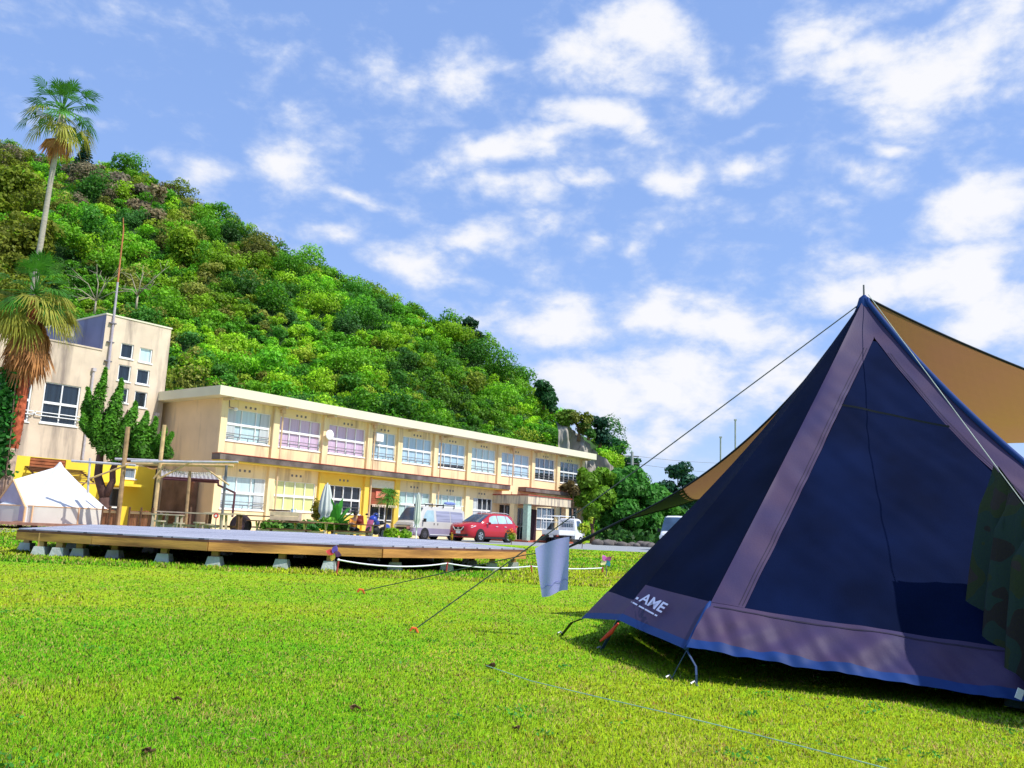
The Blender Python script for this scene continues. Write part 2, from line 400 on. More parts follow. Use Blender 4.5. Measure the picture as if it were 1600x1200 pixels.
# rock face at the end of the hill
def rockm():
    m = mat('cliff_rock', (.34, .31, .27), .9, .3, .35, .9, 1.2, streak=((.10, .09, .09), .85, .9, .5)); return m
mb = MB()
ra, rb = at(868, 700, 128), at(992, 742, 128)
def rock(u, v):
    top = np.interp(u, [0, .15, .45, .75, 1], [13.5, 13.2, 10.5, 6.5, 1.5]) + 3.5
    x = ra.x + (rb.x - ra.x) * u; y = 122 + 6 * (1 - v) * 0 + v * 5 + u * 3
    z = -1 + v * (top + 1)
    nzv = mnoise.turbulence(Vector((x * .45, z * .12, 1.0)), 4, False) * 2.6 + mnoise.noise(Vector((x * .9, z * .5, 4))) * .7
    return (x + nzv * .3, y - nzv, z)
mb.grid(rock, 140, 70); tag(mb.build('cliff', rockm(), smooth=True), kind='structure')

# ------------------------------------------------------------------ trees
bark = mat('bark', (.17, .11, .075), .95, .35, 9, .8, 30, stretch=(1, 1, .25))
bark_dark = mat('dark_bark', (.10, .055, .045), .95, .3, 9, .8, 30, stretch=(1, 1, .25))
bark_grey = mat('grey_bark', (.40, .36, .30), .95, .2, 6, .6, 30, stretch=(1, 1, 3))
def broad_tree(name, label, cat, base, crowns, col, nleaf, leaf, trunk_h, trunk_r, group=None, dark=.5, mtrunk=bark, jit=.3):
    base = Vector(base); t = thing(name, base, label, cat, group)
    mb = MB(); top = base + Vector((0, 0, trunk_h)); mb.tube([base, base + Vector((.08, .05, trunk_h * .5)), top], [trunk_r * 1.35, trunk_r, trunk_r * .8], 8)
    for (c, r) in crowns:
        c = Vector(c); mid = top.lerp(c, .5) + Vector((random.uniform(-.2, .2), random.uniform(-.2, .2), .1))
        mb.tube([top - Vector((0, 0, .2)), mid, c], [trunk_r * .6, trunk_r * .4, trunk_r * .15], 6)
    mb.build('trunk', mtrunk, t, smooth=True)
    P, Nn, C = [], [], []
    vol = sum(r[0] * r[2] for c, r in crowns)
    for c, r in crowns:
        n = int(nleaf * r[0] * r[2] / vol); p, q = crown_points(c, r, n, random.randint(6, 10))
        k = np.array(col) * rng.uniform(1 - jit, 1 + jit, (n, 1)) * random.uniform(.85, 1.15)
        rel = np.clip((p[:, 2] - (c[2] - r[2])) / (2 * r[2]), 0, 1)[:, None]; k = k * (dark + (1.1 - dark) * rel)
        P.append(p); Nn.append(q); C.append(k)
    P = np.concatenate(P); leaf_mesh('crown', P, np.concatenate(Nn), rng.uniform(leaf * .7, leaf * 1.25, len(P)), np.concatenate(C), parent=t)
    return t
def blob_crowns(px, py, Y, lst):
    """lst: (dx, dz, dy, r) offsets in metres round the surveyed centre"""
    c = at(px, py, Y); return [((c.x + dx, c.y + dy, c.z + dz), (r, r, r * .85)) for dx, dz, dy, r in lst]
# clump at the end of the school
c0 = on_ground(975, 72)
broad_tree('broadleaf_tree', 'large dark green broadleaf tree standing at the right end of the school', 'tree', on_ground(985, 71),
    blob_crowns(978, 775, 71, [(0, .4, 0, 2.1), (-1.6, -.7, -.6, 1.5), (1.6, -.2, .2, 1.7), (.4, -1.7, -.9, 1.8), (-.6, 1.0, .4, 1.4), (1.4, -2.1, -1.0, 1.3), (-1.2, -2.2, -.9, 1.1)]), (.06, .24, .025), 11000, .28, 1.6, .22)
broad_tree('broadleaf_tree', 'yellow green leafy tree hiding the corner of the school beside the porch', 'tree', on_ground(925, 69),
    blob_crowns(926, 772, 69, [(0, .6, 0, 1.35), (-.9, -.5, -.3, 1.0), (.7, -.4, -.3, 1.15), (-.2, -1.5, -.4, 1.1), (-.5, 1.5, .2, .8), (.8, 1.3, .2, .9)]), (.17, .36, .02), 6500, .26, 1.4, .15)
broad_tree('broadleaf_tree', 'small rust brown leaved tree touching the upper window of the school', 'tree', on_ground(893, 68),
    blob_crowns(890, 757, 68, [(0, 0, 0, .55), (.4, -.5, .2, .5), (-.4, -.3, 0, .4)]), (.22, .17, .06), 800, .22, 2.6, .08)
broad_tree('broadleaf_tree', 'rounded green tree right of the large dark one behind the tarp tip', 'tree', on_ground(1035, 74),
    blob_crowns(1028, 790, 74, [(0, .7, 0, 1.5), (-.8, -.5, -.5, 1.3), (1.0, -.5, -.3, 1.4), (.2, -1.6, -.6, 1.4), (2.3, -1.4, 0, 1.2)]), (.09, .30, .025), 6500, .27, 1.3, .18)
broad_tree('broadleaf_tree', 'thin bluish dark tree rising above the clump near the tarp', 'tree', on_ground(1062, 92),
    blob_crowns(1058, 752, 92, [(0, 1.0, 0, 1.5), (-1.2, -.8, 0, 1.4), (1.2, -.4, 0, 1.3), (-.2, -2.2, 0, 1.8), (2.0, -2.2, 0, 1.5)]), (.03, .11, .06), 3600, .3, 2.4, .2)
# trees one can pick out on the hill
def hill_tree(px, py, Y, r, col, label, n, leaf=.42, name='hill_tree', flat=.85, base_drop=6):
    for k in range(190):                               # stand the crown on the slope it grows from
        q = at(px, py, 58 + k * .5)
        if hill_z(q.x, q.y) > 1 and q.z <= hill_z(q.x, q.y) + .75 * r: Y = 58 + k * .5; break
    c = at(px, py, Y); zb = max(.2, hill_z(c.x, c.y))
    lst = [((c.x + random.uniform(-.5, .5) * r, c.y - random.uniform(0, .4) * r, c.z + random.uniform(-1.1, .35) * r), (r * random.uniform(.5, .75),) * 2 + (r * random.uniform(.45, .65) * flat,)) for _ in range(5)]
    base = Vector((c.x, c.y, max(.0, min(c.z - r * .7, max(zb, c.z - r * 1.5)))))
    broad_tree(name, label, 'tree', base, lst, col, n, leaf, max(.3, (c.z - r * .6) - base.z), .16 + .03 * r, 'trees standing out on the hillside', .5)
hill_tree(15, 300, 105, 5.2, (.24, .32, .02), 'tall yellow green tree at the left edge of the hillside', 5200, .4)
hill_tree(40, 375, 95, 4.6, (.22, .26, .02), 'olive leaved tree below the yellow one at the left edge', 4200, .38)
hill_tree(205, 277, 140, 4.0, (.32, .27, .18), 'pinkish grey nearly bare crown high on the hillside', 2200, .4)
hill_tree(232, 312, 132, 3.6, (.33, .26, .14), 'reddish brown crown just right of the pinkish one', 2000, .4)
hill_tree(290, 390, 112, 3.8, (.30, .47, .02), 'bright lime crown above the flat roofed tower', 3600, .36)
hill_tree(725, 512, 146, 2.6, (.02, .085, .03), 'dark round crown on the skyline above the middle of the school', 2200, .36)
hill_tree(735, 524, 145, 2.4, (.03, .10, .03), 'lower dark crown beside the round skyline one', 1900, .36)
hill_tree(850, 612, 140, 2.0, (.035, .13, .035), 'dark slim crown on the descending skyline above the roof end', 1700, .34, flat=1.4)
hill_tree(862, 622, 138, 1.7, (.035, .13, .035), 'small dark crown ending the wooded skyline', 1400, .34, flat=1.3)
hill_tree(905, 655, 127, 2.2, (.20, .24, .03), 'yellowish scrub tree on top of the grey rock face', 1700, .34)
hill_tree(884, 648, 127, 1.6, (.14, .26, .02), 'low yellow green scrub at the top left of the grey rock face', 1300, .3)
hill_tree(920, 664, 127, 1.5, (.07, .20, .03), 'mid green scrub between the yellowish scrub and the dark pine', 1200, .3)
hill_tree(938, 668, 128, 2.0, (.02, .085, .045), 'dark spreading pine leaning out past the rock face', 1700, .32)
hill_tree(962, 700, 127, 2.4, (.04, .17, .04), 'green tree growing below the dark pine beside the rock face', 1800, .32)
hill_tree(985, 722, 126, 1.8, (.03, .12, .04), 'last low green tree at the foot of the hill', 1400, .32)
# conifer on the ridge behind the tall palm
c = at(131, 250, 146); t = thing('ridge_conifer', (c.x, c.y, c.z - 4), 'single dark conifer on the ridge beside the tall palm head', 'tree')
top = at(131, 216, 146); MB().tube([(c.x, c.y, c.z - 4), (c.x, c.y, top.z)], [.25, .04], 6).build('trunk', bark_dark, t)
P, Nn = [], []
for k in range(11):
    f = k / 10; z = c.z - 2 + (top.z - c.z + 2) * f; r = 2.0 * (1 - f) + .15
    n = 130; a = rng.uniform(0, 2 * PI, n); rr = r * np.sqrt(rng.uniform(.1, 1, n)) * (1 + .25 * np.sin(a * 5 + k))
    P.append(np.stack([c.x + rr * np.cos(a), c.y + rr * np.sin(a), z - rr * .25 + rng.normal(size=n) * .12], 1)); Nn.append(np.stack([np.cos(a) * .4, np.sin(a) * .4, np.ones(n)], 1) + rng.normal(size=(n, 3)) * .3)
P = np.concatenate(P); leaf_mesh('crown', P, np.concatenate(Nn), .34, np.array((.018, .07, .05)) * rng.uniform(.7, 1.3, (len(P), 1)), parent=t)
# pale bare branches showing on the slope above the tower
pale = mat('pale_bark', (.42, .36, .27), .9, .2, 8)
for lab, base, segs in (('leafless pale branches spreading in front of the slope left of the mast', (150, 470, 92), [(100, 448), (118, 430), (150, 425), (165, 440), (190, 425), (205, 455), (120, 470)]),
                        ('leafless pale branches on the slope right of the mast', (215, 462, 92), [(185, 450), (205, 430), (225, 425), (240, 440), (258, 420), (235, 452)])):
    b = at(*base); b.z -= 1.5; t = thing('bare_tree', b, lab, 'tree'); mb = MB(); mid = at(*base)
    mb.tube([b, mid], [.14, .1], 6)
    for q in segs:
        e = at(q[0], q[1], 92 + random.uniform(-2, 1)); m1 = mid.lerp(e, .5) + Vector((random.uniform(-.5, .5), 0, random.uniform(.1, .5)))
        mb.tube([mid, m1, e], [.07, .05, .02], 5)
        for _ in range(3):
            e2 = e + Vector((random.uniform(-1, 1), random.uniform(-.4, .4), random.uniform(-.2, 1))); mb.tube([m1.lerp(e, random.random()), e2], [.03, .012], 4)
    mb.build('trunk', pale, t, smooth=True)

# ---- fan palms
frond_g = mat('frond_green', (.065, .23, .018), .5, .45, 1.2, trans=.3)
frond_y = mat('frond_yellow', (.36, .36, .05), .6, .4, 1.2, trans=.35)
frond_d = mat('frond_dry', (.62, .29, .10), .8, .45, 2.2, trans=.25, second=(.30, .13, .05))
palm_red = mat('palm_boot', (.42, .10, .045), .95, .5, 5, 1.0, 14)
def fan(mb, o, d, pet, rad, droop, spread=1.35, nb=20, w=.036):
    o = Vector(o); d = Vector(d).normalized(); tip = o + d * pet - Vector((0, 0, droop * pet * .35))
    mb.tube([o, o.lerp(tip, .5) + Vector((0, 0, droop * pet * .06)), tip], [.025, .02, .015], 4)
    d2 = (tip - (o + d * pet * .4)).normalized()
    side = d2.cross(Vector((0, 0, 1)))
    if side.length < .1: side = Vector((1, 0, 0))
    side.normalize(); nrm = side.cross(d2).normalized()
    for k in range(nb):
        a = (k / (nb - 1) - .5) * 2 * spread + random.uniform(-.04, .04); L = rad * (.75 + .25 * math.cos(a)) * random.uniform(.88, 1.08)
        bd = (d2 * math.cos(a) + side * math.sin(a)).normalized()
        mid = tip + bd * L * .55 + nrm * .06 * rad * (1 if k % 2 else -1) * .3
        end = tip + bd * L - Vector((0, 0, droop * L * random.uniform(.3, .65)))
        q = bd.cross(nrm).normalized() * w * (rad / 1.0)
        mb.add([tip, mid + q, end, mid - q], [(0, 1, 2, 3)])
def fan_palm(label, trunk, radii, head, size, seed, ngreen, nyellow, ndry, skirt, lower_mat, upper_mat=None, upper_from=None, hd=1.0):
    random.seed(seed); base = Vector(trunk[0]); t = thing('fan_palm', base, label, 'palm tree', 'tall fan palms at the left')
    if upper_from:
        MB().tube(trunk[:upper_from + 1], radii[:upper_from + 1], 12).build('trunk', lower_mat, t, smooth=True)
        mb = MB(); mb.tube(trunk[upper_from:], radii[upper_from:], 12)
        for i in range(upper_from, len(trunk) - 1):        # old leaf bases sticking out of the trunk
            a, b = Vector(trunk[i]), Vector(trunk[i + 1])
            for _ in range(int((b - a).length * 34)):
                f = random.random(); c = a.lerp(b, f); r = radii[i] + (radii[i + 1] - radii[i]) * f; an = random.uniform(0, 2 * PI); dv = Vector((math.cos(an), math.sin(an), 0))
                mb.add([c + dv * r * .9 + Vector((-dv.y, dv.x, 0)) * .07, c + dv * r * .9 - Vector((-dv.y, dv.x, 0)) * .07, c + dv * (r + .07) + Vector((0, 0, .2))], [(0, 1, 2)])
        mb.build('leaf_bases', upper_mat, t)
    else: MB().tube(trunk, radii, 10).build('trunk', lower_mat, t, smooth=True)
    h = Vector(head); mg, my, md = MB(), MB(), MB()
    for k in range(ngreen):
        a = k * 2.4 + random.uniform(-.3, .3); el = R(86 - 112 * (k / ngreen)) + random.uniform(-.2, .2)
        fan(mg, h, (math.cos(a) * math.cos(el), math.sin(a) * math.cos(el), math.sin(el)), size * .68 * random.uniform(.6, 1.15), size * .44 * random.uniform(.85, 1.1), .35 + .5 * k / ngreen)
    for k in range(nyellow):
        a = k * 2.4 + 1; el = R(random.uniform(-50, 30)); fan(my, h - Vector((0, 0, .2 * hd)), (math.cos(a) * math.cos(el), math.sin(a) * math.cos(el), math.sin(el)), size * .55, size * .52, .95)
    for k in range(ndry):
        a = k * 2.4; f = k / max(1, ndry - 1); el = R(random.uniform(-82, -50)); z = -.3 - skirt * f
        fan(md, h + Vector((0, 0, z)), (math.cos(a) * math.cos(el), math.sin(a) * math.cos(el), math.sin(el)), size * random.uniform(.3, .45), size * random.uniform(.4, .55), .9, 1.0, 18, .06)
    mg.build('green_fronds', frond_g, t); my.build('yellow_fronds', frond_y, t); md.build('dry_skirt', frond_d, t)
    random.seed(seed + 1)
YA, YB = 38.5, 37.0
fan_palm('tall fan palm with a slim bare trunk rising high above the hill skyline',
    [at(2, 800, YA), at(30, 620, YA), at(48, 480, YA), at(62, 390, YA), at(78, 290, YA), at(91, 215, YA), at(97, 180, YA)], [.20, .16, .145, .13, .115, .14, .13],
    at(98, 172, YA), 1.85, 3, 34, 8, 5, .6, bark_grey)
fan_palm('lower fan palm with a thick red trunk and a heavy skirt of dry fronds',
    [at(0, 790, YB), at(8, 740, YB), at(16, 700, YB), at(24, 665, YB), at(32, 620, YB), at(40, 570, YB), at(46, 535, YB), at(52, 470, YB)], [.40, .34, .31, .30, .27, .24, .22, .2],
    at(55, 458, YB), 2.2, 11, 30, 28, 60, 1.35, mat('palm_trunk_grey', (.42, .31, .24), .95, .35, 4, .8, 20), palm_red, 2)
# ivy beside the palm trunk
iv = []; 
for _ in range(1500):
    f = random.random(); a = Vector(at(1 + 15 * f, 745 - 165 * f, YB - .3)); iv.append(a + Vector((random.gauss(-.05, .22), random.gauss(0, .15), random.gauss(0, .1))))
t = thing('climbing_ivy', at(6, 780, YB - .4), 'dark green ivy climbing the left side of the red palm trunk', 'plant')
leaf_mesh('leaves', np.array([tuple(p) for p in iv]), rng.normal(size=(1500, 3)) + np.array([0, -1, .4]), .15, np.array((.03, .17, .02)) * rng.uniform(.5, 1.5, (1500, 1)), parent=t)
MB().tube([at(2, 800, YB - .4), at(16, 690, YB - .4), at(24, 600, YB - .4)], .03, 5).build('stem', bark, t)

# ---- twisted juniper in front of the tower
YJ = 37.5; base = on_ground(166, YJ)
t = thing('juniper_tree', base, 'twisted juniper with upswept flame shaped foliage in front of the tower', 'tree')
mb = MB(); fk = at(163, 778, YJ)
mb.tube([base, fk], [.26, .23], 9)
mb.tube([fk, at(153, 745, YJ), at(156, 715, YJ), at(160, 690, YJ), at(166, 640, YJ)], [.19, .17, .15, .13, .06], 8)
mb.tube([fk, at(176, 752, YJ), at(176, 735, YJ), at(190, 700, YJ), at(215, 680, YJ)], [.17, .14, .13, .10, .05], 8)
for q in ((140, 640), (180, 620), (200, 640), (225, 660), (245, 690)): mb.tube([at(165, 700, YJ), at((165 + q[0]) / 2, 680, YJ), at(q[0], q[1], YJ)], [.09, .06, .03], 6)
mb.build('trunk', bark_dark, t, smooth=True)
FL = [(161, 575, 150, 695, 14), (186, 592, 178, 700, 15), (133, 605, 150, 690, 12), (208, 628, 200, 712, 15), (226, 643, 220, 714, 13), (240, 652, 236, 715, 11), (254, 668, 250, 715, 10), (265, 676, 260, 712, 7), (148, 640, 160, 705, 13), (172, 630, 178, 716, 16), (196, 650, 200, 718, 14), (218, 668, 225, 718, 13), (126, 640, 148, 690, 9), (243, 690, 235, 720, 10)]
P, Nn, C = [], [], []
for (x1, y1, x0, y0, w) in FL:
    a, b = at(x0, y0, YJ + random.uniform(-.5, .4)), at(x1, y1, YJ + random.uniform(-.5, .4)); n = 1700; wr = w / F_ * YJ * .95
    f = rng.uniform(0, 1, n) ** 1.1; prof = np.sin(np.clip((1 - f) * 1.15 + .02, 0, 1) * PI * .62) ; d = sphere_pts(n); d[:, 2] *= .6
    tw = np.stack([np.cos(f * 7), np.sin(f * 7), np.zeros(n)], 1) * .1
    P.append(np.array(a) + np.outer(f, np.array(b - a)) + d * (wr * prof)[:, None] * rng.uniform(.7, 1.05, (n, 1)) + tw); Nn.append(d + np.array([0, 0, .6]) + rng.normal(size=(n, 3)) * .4)
    C.append(np.array((.10, .30, .02)) * rng.uniform(.4, 1.6, (n, 1)) * (.5 + .7 * f[:, None]))
leaf_mesh('crown', np.concatenate(P), np.concatenate(Nn), .085, np.concatenate(C), parent=t, aspect=2.8)
#PART2
# ------------------------------------------------------------------ buildings
wall_m = mat('cream_wall', (.88, .71, .42), .85, .06, .5, .15, 30, streak=((.34, .24, .17), .75, 1.5, .53))
wall_y = mat('yellow_wall', (.86, .60, .10), .8, .06, .6, .15, 30, streak=((.45, .32, .12), .35, 1.3, .6))
wall_end = mat('stained_end_wall', (.78, .60, .40), .9, .12, .5, .2, 30, streak=((.20, .17, .16), .8, .9, .5))
annex_m = mat('annex_wall', (.68, .56, .43), .9, .14, .9, .2, 30, streak=((.26, .21, .18), .9, 1.1, .50))
annex_y = mat('annex_yellow', (.88, .66, .06), .8, .06, .8, .1)
fascia_m = mat('roof_fascia', (.74, .71, .54), .8, .04, .6, .1, 20, streak=((.6, .58, .45), .3, .5, .6))
soffit_m = mat('soffit', (.62, .50, .34), .9, .1, 1)
ledge_m = mat('mossy_ledge', (.16, .13, .12), .95, .5, 1.2, .5, 12, streak=((.42, .36, .28), .7, .8, .55))
red_trim = mat('red_trim', (.36, .06, .04), .6, .25, 2)
alu = mat('white_frame', (.85, .87, .88), .4, .03, 3)
steel = mat('dark_rail', (.18, .17, .19), .5, .1, 5, metal=.3)
pipe_m = mat('drain_pipe', (.66, .48, .30), .7, .15, 2)
shade_m = mat('painted_shade_wall', (.20, .22, .36), .9, .15, .6, .2, 20, streak=((.08, .09, .14), .7, .9, .5))  # shade on the tower side is put into this blue grey colour
def glass(name, col, rough=.06, var=.12, sx=7.0, spec=.9):
    return mat(name, col, rough, var, 1.0, spec=spec, stretch=(sx, sx, .25), detail=2)
g_blue = glass('window_curtain_reflection', (.40, .56, .68)); g_pink = glass('window_pink_curtain', (.58, .42, .58)); g_teal = glass('window_teal_curtain', (.46, .62, .58))  # pale blue panes: sky reflection painted into the curtain colour
g_green = glass('window_green_curtain', (.66, .70, .28)); g_dark = glass('window_dark', (.018, .025, .035), var=.5, spec=.5); g_mid = glass('window_half_dark', (.16, .22, .30), var=.5)
g_annex = glass('window_annex', (.012, .022, .035), var=.5, spec=.7); g_pale = glass('window_pale', (.50, .66, .70)); g_frost = glass('frosted_panel', (.52, .56, .58), .3)

class Frame:
    def __init__(s, o, u, n): s.o, s.u, s.n = o, u, n; s.rot = math.atan2(u.y, u.x)
    def p(s, t, d, z): return s.o + s.u*t + s.n*d + Vector((0, 0, z))
    def box(s, mb, t0, t1, d0, d1, z0, z1):
        q = [s.p(t, d, z) for z in (z0, z1) for t, d in ((t0, d1), (t1, d1), (t1, d0), (t0, d0))]
        mb.hexa(q)
FR = Frame(FO, FU, FN)
def wall_open(mb, F, t0, t1, z0, z1, ops, d=0.0, rev=.2):
    ts = sorted({t0, t1, *[v for o in ops for v in (o[0], o[1])]}); zs = sorted({z0, z1, *[v for o in ops for v in (o[2], o[3])]})
    for i in range(len(ts)-1):
        for j in range(len(zs)-1):
            tm, zm = (ts[i]+ts[i+1])/2, (zs[j]+zs[j+1])/2
            if any(o[0] < tm < o[1] and o[2] < zm < o[3] for o in ops): continue
            mb.quad(F.p(ts[i], d, zs[j]), F.p(ts[i+1], d, zs[j]), F.p(ts[i+1], d, zs[j+1]), F.p(ts[i], d, zs[j+1]))
    for a, b, c, e in ops:
        mb.quad(F.p(a, d, c), F.p(a, d, e), F.p(a, d-rev, e), F.p(a, d-rev, c)); mb.quad(F.p(b, d, c), F.p(b, d-rev, c), F.p(b, d-rev, e), F.p(b, d, e))
        mb.quad(F.p(a, d, c), F.p(a, d-rev, c), F.p(b, d-rev, c), F.p(b, d, c)); mb.quad(F.p(a, d, e), F.p(b, d, e), F.p(b, d-rev, e), F.p(a, d-rev, e))
def window(root, F, t0, t1, z0, z1, cols, zsplit, pane, d=-.1, rail=True, frosted=None, bw=.05, label=None, darklow=None):
    mb = MB(); b = bw
    F.box(mb, t0, t0+b, d-.05, d+.05, z0, z1); F.box(mb, t1-b, t1, d-.05, d+.05, z0, z1)
    F.box(mb, t0+b, t1-b, d-.05, d+.05, z0, z0+b); F.box(mb, t0+b, t1-b, d-.05, d+.05, z1-b*.7, z1)
    zs = z0 + (z1-z0)*zsplit
    if zsplit: F.box(mb, t0+b, t1-b, d-.045, d+.07, zs-.06, zs+.06)
    for k in range(1, cols):
        t = t0 + (t1-t0)*k/cols; F.box(mb, t-b*.45, t+b*.45, d-.04, d+.055, z0+b, z1-b)
    w = mb.build('window', alu, root)
    if label: w['label'] = label
    pm = MB(); pm.quad(F.p(t0, d-.02, z0), F.p(t1, d-.02, z0), F.p(t1, d-.02, z1), F.p(t0, d-.02, z1)); pm.build('pane', pane, w)
    sm = MB(); F.box(sm, t0-.06, t1+.06, d-.02, .05, z0-.06, z0-.004); sm.build('sill', alu, w)
    if frosted:
        for a, b_ in frosted: fm = MB(); F.box(fm, a, b_, d, d+.03, z0+.04, z1-.04); fm.build('side_panel', g_frost, w)
    if rail:
        rm = MB()
        for z in (z0+.18, z0+.36): F.box(rm, t0+.02, t1-.02, d+.09, d+.115, z, z+.03)
        for k in range(5): t = t0+.1+(t1-t0-.2)*k/4; F.box(rm, t-.012, t+.012, d+.09, d+.115, z0+.02, z0+.18)
        rm.build('railing', steel, w)
    if darklow:
        dm = MB(); dm.quad(F.p(t0+.05, d-.012, z0), F.p(t1-.05, d-.012, z0), F.p(t1-.05, d-.012, z0+darklow), F.p(t0+.05, d-.012, z0+darklow*.8)); dm.build('painted_dark_reflection', g_dark, w)  # dark reflection painted as a sheet over the lower glass
    return w

school = thing('school_building', FO, 'long two storey cream school building with wide windows and pale flat roof', 'building')
UPW = [(.45, 3.15, 3, g_pale), (3.78, 6.68, 4, g_pink), (7.25, 10.15, 4, g_pink), (10.75, 12.75, 3, g_blue), (13.33, 16.13, 4, g_blue), (16.78, 19.57, 4, g_blue), (20.2, 22.97, 4, g_pale), (23.64, 27.15, 4, g_blue), (27.92, 30.6, 4, g_mid), (31.32, 34.14, 4, g_mid)]
LOW = [(.5, 3.2, 1.22, 2.88, 3, g_pale), (3.79, 6.62, 1.28, 2.88, 4, g_green), (7.4, 10.14, 1.3, 2.89, 4, g_dark), (13.37, 16.25, 1.3, 2.88, 4, g_teal), (16.79, 19.54, 1.3, 2.9, 4, g_teal), (20.7, 22.86, 1.2, 2.89, 4, g_dark)]
DOOR1 = (10.77, 12.9, .1, 2.93)
PORCH = [(23.7, 25.1, 1.5, 2.6), (25.4, 27.4, .15, 2.45), (28.4, 31.2, .95, 2.6), (31.6, 34.1, 1.0, 2.8)]
mb = MB()
wall_open(mb, FR, 0, 34.9, 3.6, 6.85, [(a, b, 4.7, 6.36) for a, b, _, _ in UPW])
wall_open(mb, FR, 0, 6.95, 0, 3.6, [w[:4] for w in LOW[:2]])
wall_open(mb, FR, 13.05, 34.9, 0, 3.6, [w[:4] for w in LOW[3:]] + PORCH)
mb.quad(FR.p(34.9, 0, 0), FR.p(34.9, -9, 0), FR.p(34.9, -9, 6.85), FR.p(34.9, 0, 6.85)); mb.quad(FR.p(34.9, -9, 0), FR.p(0, -9, 0), FR.p(0, -9, 6.85), FR.p(34.9, -9, 6.85))
mb.build('wall', wall_m, school)
mb = MB(); wall_open(mb, FR, 6.95, 13.05, 0, 3.6, [LOW[2][:4], DOOR1]); mb.build('yellow_painted_wall', wall_y, school)
mb = MB(); mb.quad(FR.p(0, -9, 0), FR.p(0, 0, 0), FR.p(0, 0, 6.85), FR.p(0, -9, 6.85)); mb.build('end_wall', wall_end, school)['label'] = 'stained tan end wall'
mb = MB(); FR.box(mb, -.75, 35.4, -9.4, .9, 6.83, 7.31); mb.build('roof', fascia_m, school)
for t in [k*3.45 + .1 for k in range(11)]: mb = MB(); FR.box(mb, t-.08, t+.08, .02, .8, 6.7, 6.826); mb.build('eave_beam', soffit_m, school)
for t in (3.44, 6.95, 10.45, 13.05, 16.45, 19.9, 23.3, 27.53, 30.96, 34.6):
    for z0, z1 in ((0, 3.6), (3.98, 6.82)):
        if z0 == 0 and 23 < t < 28.5: continue
        m = MB(); FR.box(m, t-.2, t+.2, 0.003, .16, z0, z1); m.build('pilaster', wall_y if (z0 == 0 and 6.9 < t < 13.1) else wall_m, school)
mb = MB(); FR.box(mb, 0.0, .36, .003, .1, 0, 3.6); FR.box(mb, 0, .36, .003, .1, 3.98, 6.82); mb.build('corner_pier', wall_m, school)
lg = MB(); FR.box(lg, -.25, 23.95, .003, .72, 3.64, 3.94); lg = lg.build('ledge', ledge_m, school); tm = MB(); FR.box(tm, -.27, 23.97, .002, .75, 3.942, 3.975); tm.build('ledge_trim', red_trim, lg)
sf = MB(); FR.box(sf, -.2, 23.9, .004, .66, 3.56, 3.637); sf.build('ledge_soffit', wall_y, lg)
lg = MB(); FR.box(lg, 25.9, 34.8, .003, .72, 3.66, 3.94); lg = lg.build('ledge', ledge_m, school); tm = MB(); FR.box(tm, 25.88, 34.82, .002, .75, 3.942, 3.975); tm.build('ledge_trim', red_trim, lg)
for i, (a, b, n, g_) in enumerate(UPW):
    fr = [(a+.03, a+.55), (b-.6, b-.05)] if i == 0 else None
    window(school, FR, a, b, 4.7, 6.36, n, .52, g_, frosted=fr, darklow=.62 if i in (8, 9) else (.3 if i == 5 else None))
for i, (a, b, c, e, n, g_) in enumerate(LOW):
    fr = [(a+.02, a+.3), (b-.65, b-.03)] if i == 0 else ([(a+.02, a+.5)] if i == 5 else None)
    window(school, FR, a, b, c, e, n, .5, g_, frosted=fr, rail=i in (0, 2))
window(school, FR, *PORCH[0], 2, 0, g_dark, rail=False); window(school, FR, *PORCH[2], 4, .5, g_mid, rail=False); window(school, FR, *PORCH[3], 4, .5, g_mid, rail=False)
# glazed entrance door under the porch, boarded counter door under the sign
d = MB(); a, b, c, e = PORCH[1]
for t in (a, (a+b)/2-.03, b-.06): FR.box(d, t, t+.06, -.14, -.06, c, e)
FR.box(d, a+.06, b-.06, -.13, -.07, e-.08, e); FR.box(d, a+.06, b-.06, -.13, -.07, c+.9, c+1.0); d = d.build('entrance_door', mat('green_grey_frame', (.30, .38, .34), .5), school)
p = MB(); p.quad(FR.p(a, -.1, c), FR.p(b, -.1, c), FR.p(b, -.1, e), FR.p(a, -.1, e)); p.build('pane', g_dark, d)
a, b, c, e = DOOR1; brd = mat('red_brown_board', (.26, .07, .035), .7, .25, 3, stretch=(1, 1, 6))
d = MB(); FR.box(d, a, b, -.1, -.04, 1.9, 2.9); d = d.build('shop_front', brd, school)
p = MB(); FR.box(p, a, b, -.12, -.06, .9, 1.88); p.build('pane', g_dark, d)
p = MB()
for t in (a, a+.95, b-.7, b-.06): FR.box(p, t, t+.06, -.055, 0.0, .9, 1.88)
FR.box(p, a+.06, b-.06, -.055, 0, 1.0, 1.06); p.build('frame', alu, d)
p = MB(); FR.box(p, a, b, -.1, -.02, .1, .89); p.build('counter_panel', mat('counter_cream', (.72, .62, .42), .8), d)
p = MB(); FR.box(p, a, b, -.03, .35, 1.90, 1.95)
for k in range(16): FR.box(p, a+.03+k*.133, a+.1+k*.133, .352, .358, 1.80, 1.95)
p.build('valance', mat('valance', (.80, .62, .50), .8, .2, 10), d)
p = MB(); FR.box(p, a, b, .003, .05, 2.95, 3.45); p.build('blank_sign_panel', mat('pale_panel', (.72, .72, .60), .7, .08), school)
for t0 in [1.8, 5.2, 8.7, 11.75, 14.7, 18.2, 21.6, 25.4, 29.3, 32.7]:
    for zz in (6.52, 3.2):
        if zz < 4 and (t0 > 22 or 11 < t0 < 12): continue
        for k in (-1, 0, 1): m = MB(); FR.box(m, t0+k*.3-.06, t0+k*.3+.06, .002, .012, zz-.05, zz+.07); m.build('vent', steel, school)
